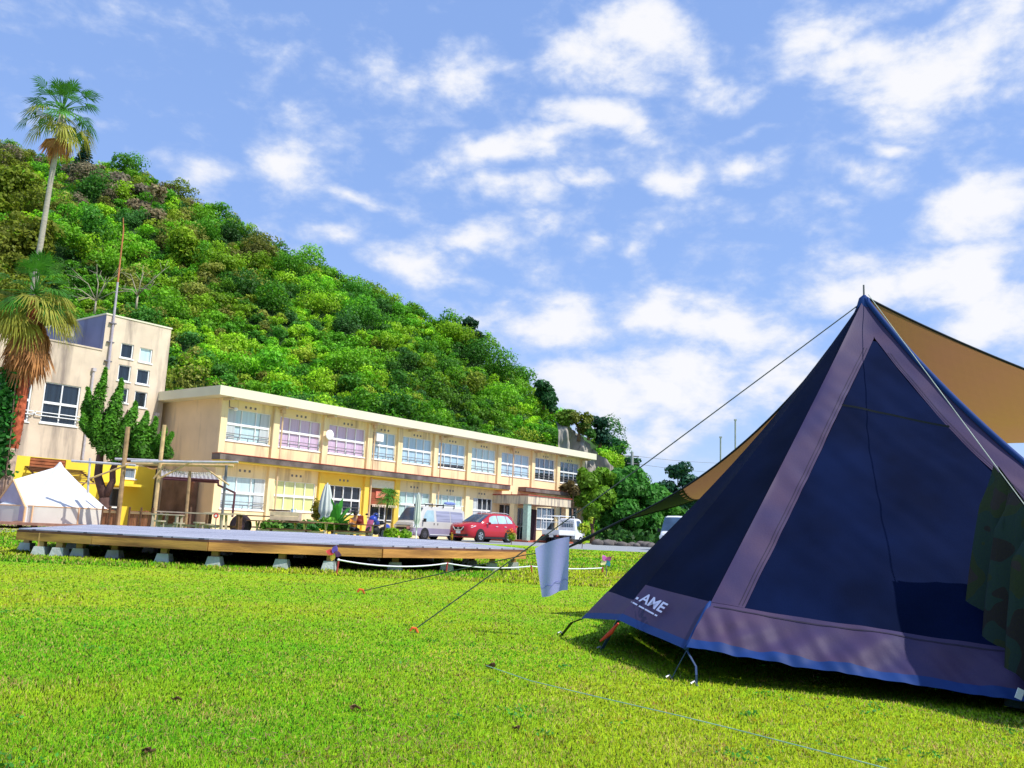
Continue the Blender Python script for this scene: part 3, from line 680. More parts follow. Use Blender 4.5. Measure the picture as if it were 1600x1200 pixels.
for t in (3.86, 10.8, 16.9, 24.9):
    m = MB(); m.tube([FR.p(t-.12, .26, 6.8), FR.p(t-.12, .26, 4.0)], .045, 6); m.tube([FR.p(t-.12, .24, 3.55), FR.p(t-.12, .24, .05)], .045, 6); FR.box(m, t-.24, t, .17, .34, 6.5, 6.75); m.build('drain_pipe', pipe_m, school)
# entrance porch
pc = MB(); FR.box(pc, 22.9, 28.35, .004, 3.1, 2.62, 3.2)
stain_pc = mat('porch_fascia', (.66, .56, .40), .9, .1, .8, .2, 20, streak=((.13, .11, .14), .9, 3.2, .47)); pc = pc.build('porch_canopy', stain_pc, school)
m = MB(); FR.box(m, 22.85, 28.4, .003, 3.16, 3.202, 3.27); m.build('canopy_trim', red_trim, pc)
for t, dd, cm in ((23.15, 1.7, wall_m), (23.25, 2.8, mat('aqua_pillar', (.36, .50, .42), .7)), (28.05, 2.8, wall_m)):
    m = MB(); FR.box(m, t-.2, t+.2, dd-.2, dd+.2, .12, 2.617); m.build('porch_pillar', cm, school)
m = MB(); FR.box(m, 22.8, 28.5, .01, 3.3, .006, .12); m.build('porch_step', mat('red_step', (.40, .10, .06), .8, .2, 4), school)
m = MB(); FR.box(m, 27.45, 28.3, -.02, .06, .13, 2.4); m.build('notice_board', mat('dark_board', (.045, .018, .03), .6, .4, 5), school)
# small things fixed to the wall
t = thing('satellite_dish', FR.p(7.02, .16, 5.65), 'round white dish fixed to the second pilaster of the upper floor', 'satellite dish')
m = MB(); c_ = FR.p(7.0, .42, 5.68); prof = []
for k in range(6): prof.append((.06*k, .012*k*k*.5))
for i in range(5):
    for k in range(16):
        pass
m.ball(c_, (.30, .30, .30), 16, 10); 
for v in m.v: # flatten along the wall normal into a shallow bowl
    dv = v - c_; dn = dv.dot(FN); v -= FN * dn * .82
m.build('bowl', alu, t, smooth=True); m = MB(); m.tube([FR.p(7.02, .165, 5.65), c_], .03, 6); m.build('arm', steel, t)
t = thing('flood_lamp', FR.p(10.78, .003, 6.1), 'white box shaped flood lamp at the top left of the narrow upper window', 'lamp'); m = MB(); FR.box(m, 10.72, 11.3, .02, .4, 5.75, 6.25); m.build('housing', alu, t); m = MB(); FR.box(m, 10.78, 11.2, .1, .34, 5.70, 5.745); m.build('lens', g_frost, t); m = MB(); m.tube([FR.p(10.75, .01, 6.3), FR.p(10.85, .15, 6.25)], .025, 5); m.build('bracket', steel, t)
t = thing('wall_lamp', FR.p(.4, .1, 6.2), 'small round white lamp on the left corner of the school under the eave', 'lamp'); m = MB(); m.ball(FR.p(.75, .2, 6.32), (.12, .12, .10)); m.build('globe', alu, t, smooth=True); m = MB(); m.tube([FR.p(.4, .1, 6.75), FR.p(.4, .14, 6.4), FR.p(.75, .2, 6.35)], .025, 5); m.build('arm', steel, t)
sg = mat('coral_sign', (.80, .22, .16), .6, .08, 5)
t = thing('shop_sign', FR.p(11.3, .0, 2.35), 'coral red signboard above the boarded shop front', 'sign'); m = MB(); FR.box(m, 11.35, 12.4, -.035, .02, 2.35, 2.75); m.build('board', sg, t)
m = MB()
random.seed(5)
for k in range(6):                                    # worn pale strokes, unreadable in the photograph
    t0 = 11.46 + k*.15; FR.box(m, t0, t0+.09, .021, .026, 2.53, 2.55); FR.box(m, t0+.03, t0+.05, .021, .026, 2.46, 2.62); FR.box(m, t0, t0+.08, .021, .026, 2.60+.02*(k % 2), 2.62+.02*(k % 2))
m.build('faded_lettering', mat('faded_letters', (.86, .50, .42), .7), t)

# annex with the tower
AN_ = Frame(FR.p(0, -4.7, 0), FU, FN)
annex = thing('annex_building', AN_.p(-4, 0, 0), 'flat roofed pinkish annex with a square tower and yellow ground floor at the left', 'building')
AW = [(-6.69, -4.93, 4.9, 6.9), (-9.9, -7.24, 4.86, 6.92)]
TW = [(-3.13, -2.44, 8.77, 9.55), (-2.08, -1.36, 8.74, 9.51), (-3.13, -2.44, 7.56, 8.4), (-2.1, -1.38, 7.56, 8.35), (-3.13, -2.43, 6.43, 7.21), (-2.08, -1.38, 6.32, 7.16)]
mb = MB(); wall_open(mb, AN_, -15, -4.1, 3.23, 8.92, AW); wall_open(mb, AN_, -4.1, -.42, 3.23, 10.84, TW)
mb.quad(AN_.p(-.42, 0, 0), AN_.p(-.42, -7, 0), AN_.p(-.42, -7, 10.84), AN_.p(-.42, 0, 10.84)); mb.quad(AN_.p(-.42, -7, 8.5), AN_.p(-4.1, -7, 8.5), AN_.p(-4.1, -7, 10.84), AN_.p(-.42, -7, 10.84))
mb.quad(AN_.p(-15, -9, 0), AN_.p(-15, 0, 0), AN_.p(-15, 0, 8.92), AN_.p(-15, -9, 8.92)); mb.quad(AN_.p(-.42, -9, 0), AN_.p(-15, -9, 0), AN_.p(-15, -9, 8.92), AN_.p(-.42, -9, 8.92))
mb.build('wall', annex_m, annex)
mb = MB(); mb.quad(AN_.p(-4.1, -7, 8.5), AN_.p(-4.1, 0, 8.5), AN_.p(-4.1, 0, 10.84), AN_.p(-4.1, -7, 10.84)); mb.build('tower_side_wall', shade_m, annex)['label'] = 'side of the tower with blue grey shade painted in'
mb = MB(); AN_.box(mb, -15.1, -4.103, -9.1, -.25, 8.5, 8.72); AN_.box(mb, -15.1, -4.103, -.25, .04, 8.925, 9.0); mb.build('roof', annex_m, annex)
mb = MB(); AN_.box(mb, -4.14, -.38, -7.04, .04, 10.842, 10.92); mb.build('tower_roof', fascia_m, annex)
LO = [(-8.35, -7.75, .1, 3.0), (-6.9, -5.2, 2.55, 3.2), (-2.95, -2.15, .08, 2.05), (-2.12, -1.5, 2.55, 3.1)]
mb = MB(); wall_open(mb, AN_, -15, -.42, 0, 3.23, LO); mb.build('yellow_wall', annex_y, annex)
window(annex, AN_, *AW[0], 2, .5, g_annex, bw=.07, rail=False); window(annex, AN_, *AW[1], 3, .5, g_annex, bw=.07, rail=False)
for a, b in ((-7.0, -4.75), (-10.2, -7.1)):
    m = MB()
    for z in (5.22, 5.38): m.tube([AN_.p(a, .1, z), AN_.p(b, .1, z)], .03, 6)
    for tt in (a, b): m.tube([AN_.p(tt, 0, 5.3), AN_.p(tt, .12, 5.3)], .04, 6)
    m.build('guard_rail', alu, annex)
for i, w in enumerate(TW): window(annex, AN_, *w, 1, 0, g_pale if i == 1 else g_annex, bw=.06, rail=False)
window(annex, AN_, *LO[0], 1, .45, g_annex, rail=False); window(annex, AN_, *LO[3], 1, 0, g_mid, rail=False)
m = MB(); AN_.box(m, -6.9, -5.2, -.12, -.05, 2.55, 3.2)
for k in range(4): AN_.box(m, -6.88, -5.22, -.05, -.02, 2.58+k*.16, 2.68+k*.16)
m.build('slatted_panel', mat('brown_slats', (.36, .12, .05), .8, .3, 3), annex)
d = MB(); a, b, c_, e = LO[2]; AN_.box(d, a, a+.07, -.1, -.03, c_, e); AN_.box(d, b-.07, b, -.1, -.03, c_, e); AN_.box(d, a+.07, b-.07, -.1, -.03, e-.07, e); AN_.box(d, a+.07, b-.07, -.1, -.03, 1.0, 1.1); d = d.build('door', alu, annex)
p = MB(); p.quad(AN_.p(a, -.07, c_), AN_.p(b, -.07, c_), AN_.p(b, -.07, e), AN_.p(a, -.07, e)); p.build('pane', g_dark, d)
m = MB(); AN_.box(m, -3.4, -1.3, .003, .8, 2.12, 2.25); m.build('door_canopy', annex_y, annex)
for t, z0, z1 in ((-4.45, 3.3, 7.8), (-.75, 3.3, 6.0)):
    m = MB(); m.tube([AN_.p(t, .08, z1), AN_.p(t, .08, z0)], .06, 8); AN_.box(m, t-.09, t+.09, .0, .18, z1-.02, z1+.15); m.build('drain_pipe', mat('grey_pipe', (.52, .48, .50), .6), annex)
for t, dd, z in ((-5.0, -2.2, 9.75), (-6.5, -2.2, 9.45)):
    m = MB(); m.tube([AN_.p(t, dd, 8.7), AN_.p(t, dd, z)], .09, 8); AN_.box(m, t-.28, t+.28, dd-.28, dd+.28, z-.02, z+.45); m.build('roof_vent', mat('vent_concrete', (.40, .37, .36), .9, .15), annex)
# slatted awning over the yellow wall
t = thing('lattice_awning', AN_.p(-5.5, 0, 2.3), 'brown slatted awning on the yellow wall behind the white bell tent', 'awning')
wood_d = mat('dark_wood', (.13, .065, .035), .85, .35, 4, .3, 30, stretch=(1, 1, 3)); wood_m = mat('weathered_wood', (.36, .23, .12), .85, .35, 4, .3, 30); wood_o = mat('orange_wood', (.48, .22, .07), .8, .4, 3, .3, 30); bamboo = mat('bamboo', (.58, .40, .20), .6, .25, 5)
m = MB()
for k in range(7): f = k/6; m.bar(AN_.p(-7.1, .05+1.3*f, 2.75-.5*f), AN_.p(-4.3, .05+1.3*f, 2.75-.5*f), .17, .03)
m.build('slats', wood_d, t); m = MB()
for tt in (-7.0, -5.7, -4.4): m.bar(AN_.p(tt, 0, 2.70), AN_.p(tt, 1.4, 2.16), .06); m.bar(AN_.p(tt, 0, 1.9), AN_.p(tt, .9, 2.33), .05)
m.bar(AN_.p(-7.1, 1.38, 2.12), AN_.p(-4.3, 1.38, 2.12), .06); m.build('frame', wood_m, t)
# mast on the tower
t = thing('lightning_mast', AN_.p(-3.95, .1, 8.3), 'tall thin rusty mast strapped to the left corner of the tower', 'mast')
mt = at(193, 360, 43.9); b0 = AN_.p(-3.75, .14, 8.0); md = b0.lerp(mt, .62)
MB().tube([b0, md], [.07, .05], 8).build('lower_pole', mat('mast_grey', (.42, .38, .44), .5, .15, 3), t); MB().tube([md, mt, mt + Vector((-.1, 0, .7))], [.045, .035, .015], 8).build('upper_pole', mat('mast_rust', (.45, .17, .07), .8, .35, 4), t)
m = MB(); 
for z in (8.4, 9.4, 10.4): AN_.box(m, -3.95, -3.6, .003, .16, z, z+.06)
m.build('clamp', steel, t)
#PART3
# ------------------------------------------------------------------ wooden stage
deck_top = mat('deck_surface', (.47, .48, .56), .75, .1, 1.5, .2, 30, stretch=(1, 8, 1))
deck_side = mat('deck_fascia', (.86, .42, .11), .8, .45, 1.6, .4, 20, stretch=(.6, .6, 6), second=(.22, .10, .035))
deck_edge = mat('deck_edge', (.16, .07, .05), .9, .5, 2.5, .3, 20)
post_m = mat('deck_post', (.40, .24, .09), .85, .4, 3, .3, 20); block_m = mat('concrete_block', (.44, .48, .46), .95, .2, 5, .5, 30)
SP = []
dt = deck_top.node_tree; _b = dt.nodes['Principled BSDF']; _src = _b.inputs['Base Color'].links[0].from_socket
_tc = dt.nodes.new('ShaderNodeTexCoord'); _br = dt.nodes.new('ShaderNodeTexBrick'); dt.links.new(_tc.outputs['Object'], _br.inputs['Vector'])
_br.inputs['Scale'].default_value = 1.0; _br.inputs['Brick Width'].default_value = 3.6; _br.inputs['Row Height'].default_value = .22; _br.inputs['Mortar Size'].default_value = .016; _br.offset = .37
_br.inputs['Color1'].default_value = (1, 1, 1, 1); _br.inputs['Color2'].default_value = (.62, .64, .68, 1); _br.inputs['Mortar'].default_value = (.25, .25, .28, 1)
_mm = dt.nodes.new('ShaderNodeMix'); _mm.data_type = 'RGBA'; _mm.blend_type = 'MULTIPLY'; _mm.inputs[0].default_value = 1
dt.links.new(_src, _mm.inputs[6]); dt.links.new(_br.outputs[0], _mm.inputs[7]); dt.links.new(_mm.outputs[2], _b.inputs['Base Color'])
DZ = .405
SP = [tuple(on_ground(px, Y))[:2] for px, Y in ((33, 14.3), (150, 13.65), (330, 13.02), (600, 13.35), (822, 15.7))] + [(-1.4, 21.5), (-6.0, 26.0), (-10.8, 23.0)]
stage = thing('wooden_stage', (-5, 19, 0), 'large low wooden stage with a pale grey floor on concrete blocks', 'stage')
MB().prism(SP, DZ-.02, DZ).build('floor', deck_top, stage)
cx_, cy_ = sum(p[0] for p in SP)/8, sum(p[1] for p in SP)/8
ins = lambda p, k: (cx_ + (p[0]-cx_)*k, cy_ + (p[1]-cy_)*k)
mb = MB(); mb.prism([ins(p, 1.004) for p in SP], DZ-.055, DZ-.021); mb.build('floor_edge', deck_edge, stage)
for i in range(8):
    a, b = SP[i], SP[(i+1) % 8]; L = math.hypot(b[0]-a[0], b[1]-a[1]); n = max(1, round(L/2.6))
    for k in range(n):
        p = Vector((a[0]+(b[0]-a[0])*k/n, a[1]+(b[1]-a[1])*k/n, 0)); q = Vector((a[0]+(b[0]-a[0])*(k+1)/n, a[1]+(b[1]-a[1])*(k+1)/n, 0)); dv = (q-p).normalized()*.004
        m = MB(); zz = DZ-.120+random.uniform(-.003, .003); m.bar(p+dv+Vector((0, 0, zz)), q-dv+Vector((0, 0, zz)), .04, .125); m.build('fascia_board', deck_side, stage)
mb = MB()
for y in np.arange(15.6, 23.8, .9): mb.bar((-7.4, y, DZ-.13), (-1.6 if y < 20 else -4.6, y, DZ-.13), .06, .12)
mb.build('joists', wood_d, stage)
posts = []
for px, py in ((34, 861), (56, 868), (85, 870), (117, 871), (172, 874), (250, 880), (330, 885), (436, 889), (512, 892), (615, 893), (697, 893), (768, 893), (802, 891)):
    p = gnd(px, py); posts.append((p.x, p.y + .15))
for r in range(1, 4):
    for k in range(6):
        f = k/5; a, b = (-7.6-r*.5, 14.6+r*2.0), (-.6-r*.5, 15.4+r*1.6); posts.append((a[0]+(b[0]-a[0])*f, a[1]+(b[1]-a[1])*f))
posts += [(-.75, 18.0), (-.6, 16.4)]
for x, y in posts:
    m = MB(); m.box((x, y, .245), (.10, .10, .21)); pp = m.build('post', post_m, stage)
    m = MB(); w, v = .115, .085; m.hexa([(x-w, y-w, .0), (x+w, y-w, 0), (x+w, y+w, 0), (x-w, y+w, 0), (x-v, y-v, .14), (x+v, y-v, .14), (x+v, y+v, .14), (x-v, y+v, .14)]); m.build('footing', block_m, pp)
# rope barrier in front of the stage
st = []
red_m = mat('stake_red', (.42, .05, .05), .6, .2, 10); white_m = mat('white_rope', (.80, .80, .86), .7, .05)
for lab, (px, py, h, lean) in zip(('short dark red stake beside the first pinwheel holding the white rope', 'short rust red stake in front of the middle of the stage', 'orange red stake just left of the hanging towel', 'small red stake at the right end of the white rope'),
        ((525, 899, .21, .02), (697, 895, .15, .01), (832, 897, .13, -.03), (941, 898, .12, 0))):
    b = gnd(px, py); tp = b + Vector((lean, 0, h)); t = thing('rope_stake', b, lab, 'stake', 'stakes of the white rope barrier'); MB().tube([b - Vector((0, 0, .04)), tp], [.012, .014], 7).build('rod', red_m, t); MB().ball(tp, (.02, .02, .018), 8, 6).build('cap', red_m if px > 600 else alu, t); st.append(tp)
pts_ = []
for a, b, sag in zip(st[:-1], st[1:], (.07, .05, .03)):
    for k in range(13): f = k/12; q = a.lerp(b, f); q.z -= sag*4*f*(1-f); pts_.append(q)
o = MB().tube(pts_, .011, 6).build('rope', white_m); tag(o, 'sagging white rope strung between the red stakes before the stage', 'rope')
# pinwheels
for lab, px, py, hgt, Yd, cols in (('multicoloured toy pinwheel stuck in the grass by the first stake', 522, 897, .29, 12.2, ((.12, .08, .42), (.55, .06, .05), (.70, .50, .06), (.30, .10, .35))), ('pink and yellow toy pinwheel right of the hanging towel', 948, 901, .27, 15.2, ((.50, .12, .40), (.85, .75, .35), (.10, .42, .70), (.45, .10, .32)))):
    b = gnd(px, py); t = thing('pinwheel', b, lab, 'pinwheel', 'toy pinwheels along the rope'); tp = b + Vector((-.02, 0, hgt)); MB().tube([b, tp], .007, 6).build('stick', steel, t)
    for k, c_ in enumerate(cols):
        an = k*PI/2 + (1.35 if px < 600 else 2.2); m = MB(); dv = Vector((math.cos(an), 0, math.sin(an))); pv = Vector((-dv.z, 0, dv.x)); o_ = tp + Vector((0, -.025, 0))
        for s0 in range(6):
            f0, f1 = s0/6, (s0+1)/6; w0, w1 = .042*math.sin(PI*min(1, .12+f0*.86)), .042*math.sin(PI*min(1, .12+f1*.86)); L = .115
            m.quad(o_+dv*L*f0-pv*w0, o_+dv*L*f1-pv*w1, o_+dv*L*f1+pv*w1+Vector((0, -.02, 0)), o_+dv*L*f0+pv*w0+Vector((0, -.02, 0)))
        m.build('petal', mat('petal_%d_%d' % (px, k), c_, .4, .1), t)

# ------------------------------------------------------------------ navy tent
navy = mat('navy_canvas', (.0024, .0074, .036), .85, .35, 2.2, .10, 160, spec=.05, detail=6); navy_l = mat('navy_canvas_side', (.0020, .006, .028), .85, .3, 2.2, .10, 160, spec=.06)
mauve = mat('mauve_nylon', (.072, .044, .092), .6, .22, 3.0, .05, 90, spec=.2, second=(.036, .030, .095)); hem_m = mat('blue_hem', (.010, .040, .17), .6, .15, 4, spec=.2)
strap_m = mat('black_strap', (.014, .016, .025), .7, .2, 20); peg_m = mat('grey_peg', (.35, .36, .38), .4, .1, 10, metal=.6); orange_m = mat('orange_peg', (.75, .14, .03), .5, .1, 10)
TA = at(1350, 466, 6.05); T1 = at(909, 967, 5.9); T2 = at(966, 969, 5.3); T3 = at(1073, 1016, 4.5); T4 = Vector((3.45, 3.45, .012))
HID = [Vector((1.3, 7.7, .08)), Vector((3.0, 8.2, .08)), Vector((4.1, 7.2, .08)), Vector((4.0, 5.2, .06))]
def ridge(V, s, c): 
    p = TA.lerp(V, s); p.z -= c * s * (1-s)**1.5; return p
r1 = lambda s: ridge(T1, s, .62); r2 = lambda s: ridge(T2, s, .36); r3 = lambda s: ridge(T3, s, .12); r4 = lambda s: ridge(T4, s, 1.0)
tent = thing('teepee_tent', (2.5, 6.0, 0), 'large dark navy teepee tent with mauve edge bands and a blue hem', 'tent')
FNRM = (T4-T3).cross(TA-T3).normalized()
if FNRM.y > 0: FNRM = -FNRM
LNRM = (T3-T1).cross(TA-T1).normalized()
if LNRM.y > 0: LNRM = -LNRM
def crease(p, k=1.0):
    a = mnoise.noise(p * 1.3) * .03 + mnoise.noise(p * 4.5 + Vector((3, 1, 2))) * .008 + mnoise.noise(Vector((p.x * 9 + p.z * 7, p.z * 2.5 - p.x, p.y * 3))) * .007; return a * k
def fpt(u, s, off=0.0, k=1.0):
    a, b = r3(s), r4(s); p = a.lerp(b, u)
    sag = .10 * math.sin(PI * u) * s * (1 - .55 * s)
    return p + FNRM * (off - sag + crease(p, k * min(1, 3*s) * math.sin(PI * min(1, max(0, u)))**.5))
def fd(s): return max(1e-3, (r4(s)-r3(s)).length)
uL = lambda s: min(.5, .17 / fd(s)); uR = lambda s: 1 - min(.5, (.15 + .17*s) / fd(s))
def ss(a, b): return lambda v: a + (b-a)*v
def patch(name, m, ua, ub, s0, s1, fn, nu, nv, off=0.0, k=1.0, parent=tent):
    nu, nv = nu*2, nv*2; mb = MB(); mb.grid(lambda u, v: fn(ua(s0+(s1-s0)*v) + (ub(s0+(s1-s0)*v)-ua(s0+(s1-s0)*v))*u, s0+(s1-s0)*v, off, k), nu, nv); return mb.build(name, m, parent, smooth=True)
s_top = .13; SK = .90
patch('front_panel', navy, uL, uR, s_top, SK, fpt, 40, 46)
patch('front_edge_band', mauve, lambda s: .0, uL, .02, SK, fpt, 6, 60, .004, 1.6); patch('front_edge_band', mauve, uR, lambda s: 1.0, .02, SK, fpt, 6, 60, .004, 1.6)
def skirtpt(u, s, off, k):
    p = fpt(u, s, off, k); f = (s-SK)/(1-SK)
    w = (.014*math.sin(u*23 + 3*f + 2*mnoise.noise(Vector((u*6, f, 1)))) + .007*math.sin(u*57+f*5)) * math.sin(PI*f) + min(1, 2.5*f)*(.020*mnoise.noise(Vector((u*16 + f*2.4, f*.8 - u*3, 5))) + .010*mnoise.noise(Vector((u*40 - f*3, f, 9))))
    return p + FNRM*(w + .02*f)
patch('front_skirt', mauve, lambda s: 0, lambda s: 1, SK, .982, skirtpt, 110, 12, .002); 
patch('front_hem', hem_m, lambda s: 0, lambda s: 1, .982, 1.0, skirtpt, 110, 2, .004)
thread = mat('seam_thread', (.025, .02, .045), .8)
for ua_, sg_ in ((uL, -1), (uR, 1)):
    for inset in (.012, .03):
        patch('stitched_seam', thread, (lambda s, u=ua_, g=sg_, i=inset: u(s) + g*i/fd(s)), (lambda s, u=ua_, g=sg_, i=inset: u(s) + g*(i + .0035)/fd(s)), .16, SK-.004, fpt, 1, 60, .0065, 1.6)
patch('stitched_seam', thread, lambda s: .01, lambda s: .99, SK+.008, SK+.0105, skirtpt, 110, 1, .0045)
mb = MB(); mb.tube([r4(s/40) + FNRM*.01 for s in range(0, 41)], .02, 6); mb.build('ridge_piping', hem_m, tent, smooth=True)
mb = MB()
for i in range(30):
    def q(u): return fpt(uL(.36)+(uR(.36)-uL(.36))*u, .36-.006*math.sin(PI*u), .006)
    a, b = q(i/30), q((i+1)/30); mb.quad(a, b, b+Vector((0, 0, .012)), a+Vector((0, 0, .012)))
mb.build('front_seam', strap_m, tent)
# left face, two gores meeting at the middle peg point
def lpt(ra, rb):
    def f(u, s, off=0.0, k=1.0):
        p = ra(s).lerp(rb(s), u); return p + LNRM*(off + crease(p, .5*k*min(1, 3*s)*math.sin(PI*min(1, max(0, u)))))
    return f
lA, lB = lpt(r1, r2), lpt(r2, r3)
skA = lambda u: .885; 
def cut(fn, f0, f1):                                  # remap s per u between two curves
    return lambda u, v, off=0.0, k=1.0: fn(u, f0(u) + (f1(u)-f0(u))*v, off, k)
one = lambda u: 1.0
def gore(name, m, fn, f0, f1, nu, nv, off=0.0):
    c_ = cut(fn, f0, f1); mb = MB(); mb.grid(lambda u, v: c_(u, v, off), nu, nv); return mb.build(name, m, tent, smooth=True)
kA = lambda u: .915 + .032*u; kB = lambda u: .905 - .005*u; h = lambda u: .984
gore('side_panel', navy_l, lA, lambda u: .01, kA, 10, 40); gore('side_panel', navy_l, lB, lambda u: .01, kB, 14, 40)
gore('side_skirt', mauve, lA, kA, h, 10, 6, .002); gore('side_skirt', mauve, lB, kB, h, 14, 8, .004)
gore('side_hem', hem_m, lA, h, one, 10, 2, .003); gore('side_hem', hem_m, lB, h, one, 14, 2, .005)
mb = MB(); mb.tube([r3(.90+.10*k/10) + LNRM*.006 for k in range(11)], [.006]+[.014]*10, 6); mb.build('corner_webbing', hem_m, tent, smooth=True)
for a, b in zip([T4]+HID[::-1], HID[::-1]+[T1]):
    mb = MB(); ra = (lambda V: (lambda s: ridge(V, s, .9)))(a) if a is not T4 else r4; rb = (lambda V: (lambda s: ridge(V, s, .9)))(b) if b is not T1 else r1
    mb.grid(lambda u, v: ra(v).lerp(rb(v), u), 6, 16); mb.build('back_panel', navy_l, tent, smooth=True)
MB().tube([TA - Vector((0, 0, .6)), TA + Vector((0, 0, .10))], [.014, .006], 7).build('pole_tip', steel, tent)
mb = MB(); mb.lathe([(.0, .03), (.035, .0), (.05, -.05), (.085, -.14)], TA, 12); mb.build('top_cap', hem_m, tent, smooth=True)
# printed mark on the side skirt
def text_mesh(s, size, org, ex, ey, m, name, parent, off=.0):
    cu = bpy.data.curves.new('lettering', 'FONT'); cu.body = s; cu.size = size; cu.extrude = 0; cu.resolution_u = 3; cu.offset = off
    to = bpy.data.objects.new('lettering', cu); COL.objects.link(to); dg = bpy.context.evaluated_depsgraph_get(); me = bpy.data.meshes.new_from_object(to.evaluated_get(dg)); bpy.data.objects.remove(to)
    ez = ex.cross(ey); o = Vector(org)
    for v in me.vertices: v.co = o + ex*v.co.x + ey*v.co.y + ez*.004 - Vector(parent.location)
    me.materials.clear(); me.materials.append(m); ob = bpy.data.objects.new(name, me); COL.objects.link(ob); ob.parent = parent; return ob
letter_m = mat('pale_print', (.58, .60, .85), .6, .03)
gx = (lB(.75, .9) - lB(.05, .9)).normalized(); gz = LNRM; gy = gz.cross(gx).normalized()
def onface(px, py):                                   # point of the print on the side skirt plane
    d = Vector(ray(px, py)); o = Vector(CAM); p0 = lB(.3, .9, .02); tt = (p0-o).dot(LNRM)/d.dot(LNRM); return o + d*tt
A_ = onface(998.5, 939); B_ = onface(1034, 958); ex = (B_-A_).normalized(); ey = LNRM.cross(ex).normalized()
wd = (B_-A_).length
def fit_text(s, width, org, ex, ey, name, off):
    ob = text_mesh(s, 1.0, (0, 0, 0), Vector((1, 0, 0)), Vector((0, 1, 0)), letter_m, name, tent, off)
    xs = [v.co.x for v in ob.data.vertices]; L = Vector(tent.location); w = max(xs)-min(xs); k = width/w; x0 = min(xs)
    for v in ob.data.vertices:
        x, y = (v.co.x - x0)*k, (v.co.y + L.y)*k; v.co = Vector(org) + ex*x + ey*y*.48 + LNRM*.004 - L
    return ob
fit_text('AME', wd, A_, ex, ey, 'printed_letters', .02)
m = MB(); q = A_ - ex*wd*.16; m.quad(q + LNRM*.004, q + ex*wd*.1 + LNRM*.004, q + ex*wd*.1 + ey*.016 + LNRM*.004, q + ey*.016 + LNRM*.004); m.build('printed_letter_foot', letter_m, tent)
m = MB(); q = A_ - ex*wd*.2 - ey*.032
for a, b in ((0, .28), (.36, .6), (.63, 1.02), (1.06, 1.16)):
    m.quad(q+ex*wd*a+LNRM*.004, q+ex*wd*b+LNRM*.004, q+ex*wd*b+ey*.009+LNRM*.004, q+ex*wd*a+ey*.009+LNRM*.004)
m.build('printed_subtitle', letter_m, tent)
# straps and pegs of the tent
def strap(name, label, pts_, m, w=.018, cat='strap', group=None, peg=True):
    t = thing(name, pts_[-1], label, cat, group); mb = MB()
    for a, b in zip(pts_[:-1], pts_[1:]): mb.bar(a, b, w, .004)
    mb.build('webbing', m, t)
    if peg:
        p = Vector(pts_[-1]); MB().tube([p + Vector((.03, .01, -.03)), p + Vector((-.012, 0, .022)), p + Vector((-.03, -.01, .012))], .006, 6).build('peg', peg_m, t)
    return t
p1, p2, p3a, p3b = gnd(878, 992), gnd(940, 1016), gnd(1049, 1062), gnd(1088, 1072)
strap('tent_strap', 'black webbing strap pegging the far left corner of the navy tent', [T1, T1.lerp(p1, .5)+Vector((0, 0, .03)), p1], strap_m, .02, group='straps pegging the navy tent')
strap('tent_strap', 'dark blue strap below the red cord at the middle of the tent side', [T2, T2.lerp(p2, .5), p2], mat('navy_strap', (.03, .06, .14), .7), .02, group='straps pegging the navy tent')
strap('tent_strap', 'left of the two dark straps at the near corner of the navy tent', [T3, T3.lerp(p3a, .6)+Vector((0, 0, .005)), p3a], MATS['navy_strap'], .012, group='straps pegging the navy tent')
strap('tent_strap', 'right dangling strap with a dark end at the near corner of the navy tent', [T3, T3.lerp(p3b, .55)+Vector((.02, 0, .015)), p3b + Vector((0, 0, .05)), p3b], MATS['navy_strap'], .010, group='straps pegging the navy tent')
rc = at(966, 974, 5.25); rd = at(938, 1002, 5.35)
o = MB().tube([rc, rc.lerp(rd, .5) + Vector((.01, 0, 0)), rd], [.006, .014, .006], 7).build('red_rope', mat('red_cord', (.62, .05, .03), .6, .2, 60)); tag(o, 'bundled red cord hanging from the middle of the tent side', 'rope')
# guy lines
gl_m = mat('dark_guy_line', (.05, .07, .06), .7, .1, 50); gw_m = mat('pale_guy_line', (.45, .50, .42), .6)
PA, PB = gnd(650, 989), gnd(567, 928); LT = at(972, 813, 7.6)
def line(name, label, pts_, r, m, group=None): return tag(MB().tube(pts_, r, 6).build(name, m), label, 'rope', group)
line('guy_line', 'long dark guy line from the tent top down to the nearer orange peg', [TA + Vector((0, 0, -.02)), TA.lerp(PA, .5) - Vector((0, 0, .015)), PA + Vector((0, 0, .03))], .0042, gl_m, 'guy lines of tent and tarp')
wbe = at(915, 842, 7.75)
o = MB().tube([LT, wbe, at(882, 858, 7.9)], [.010, .016, .007], 6).build('tarp_strap', strap_m); tag(o, 'thick black webbing at the left tip of the brown tarp', 'strap')
line('guy_line', 'dark guy line from the tarp tip down to the farther orange peg', [at(882, 858, 7.9), at(816, 868, 8.2), PB + Vector((0, 0, .03))], .0045, gl_m, 'guy lines of tent and tarp')
PC = gnd(1925, 1225)
line('guy_line', 'thin pale cord running down across the tent front to the camouflage blanket', [TA + Vector((.02, -.03, .02)), PC], .0024, gw_m, 'guy lines of tent and tarp')
gp = [gnd(760, 1040, .02), gnd(830, 1064, .025), gnd(930, 1088, .02), gnd(1060, 1118, .03), gnd(1150, 1140, .02), gnd(1220, 1158, .02), gnd(1330, 1186, .03), gnd(1420, 1210, .02)]
line('guy_line', 'thin pale green cord lying across the grass in front of the tent', gp, .0022, mat('pale_green_cord', (.30, .48, .34), .5))
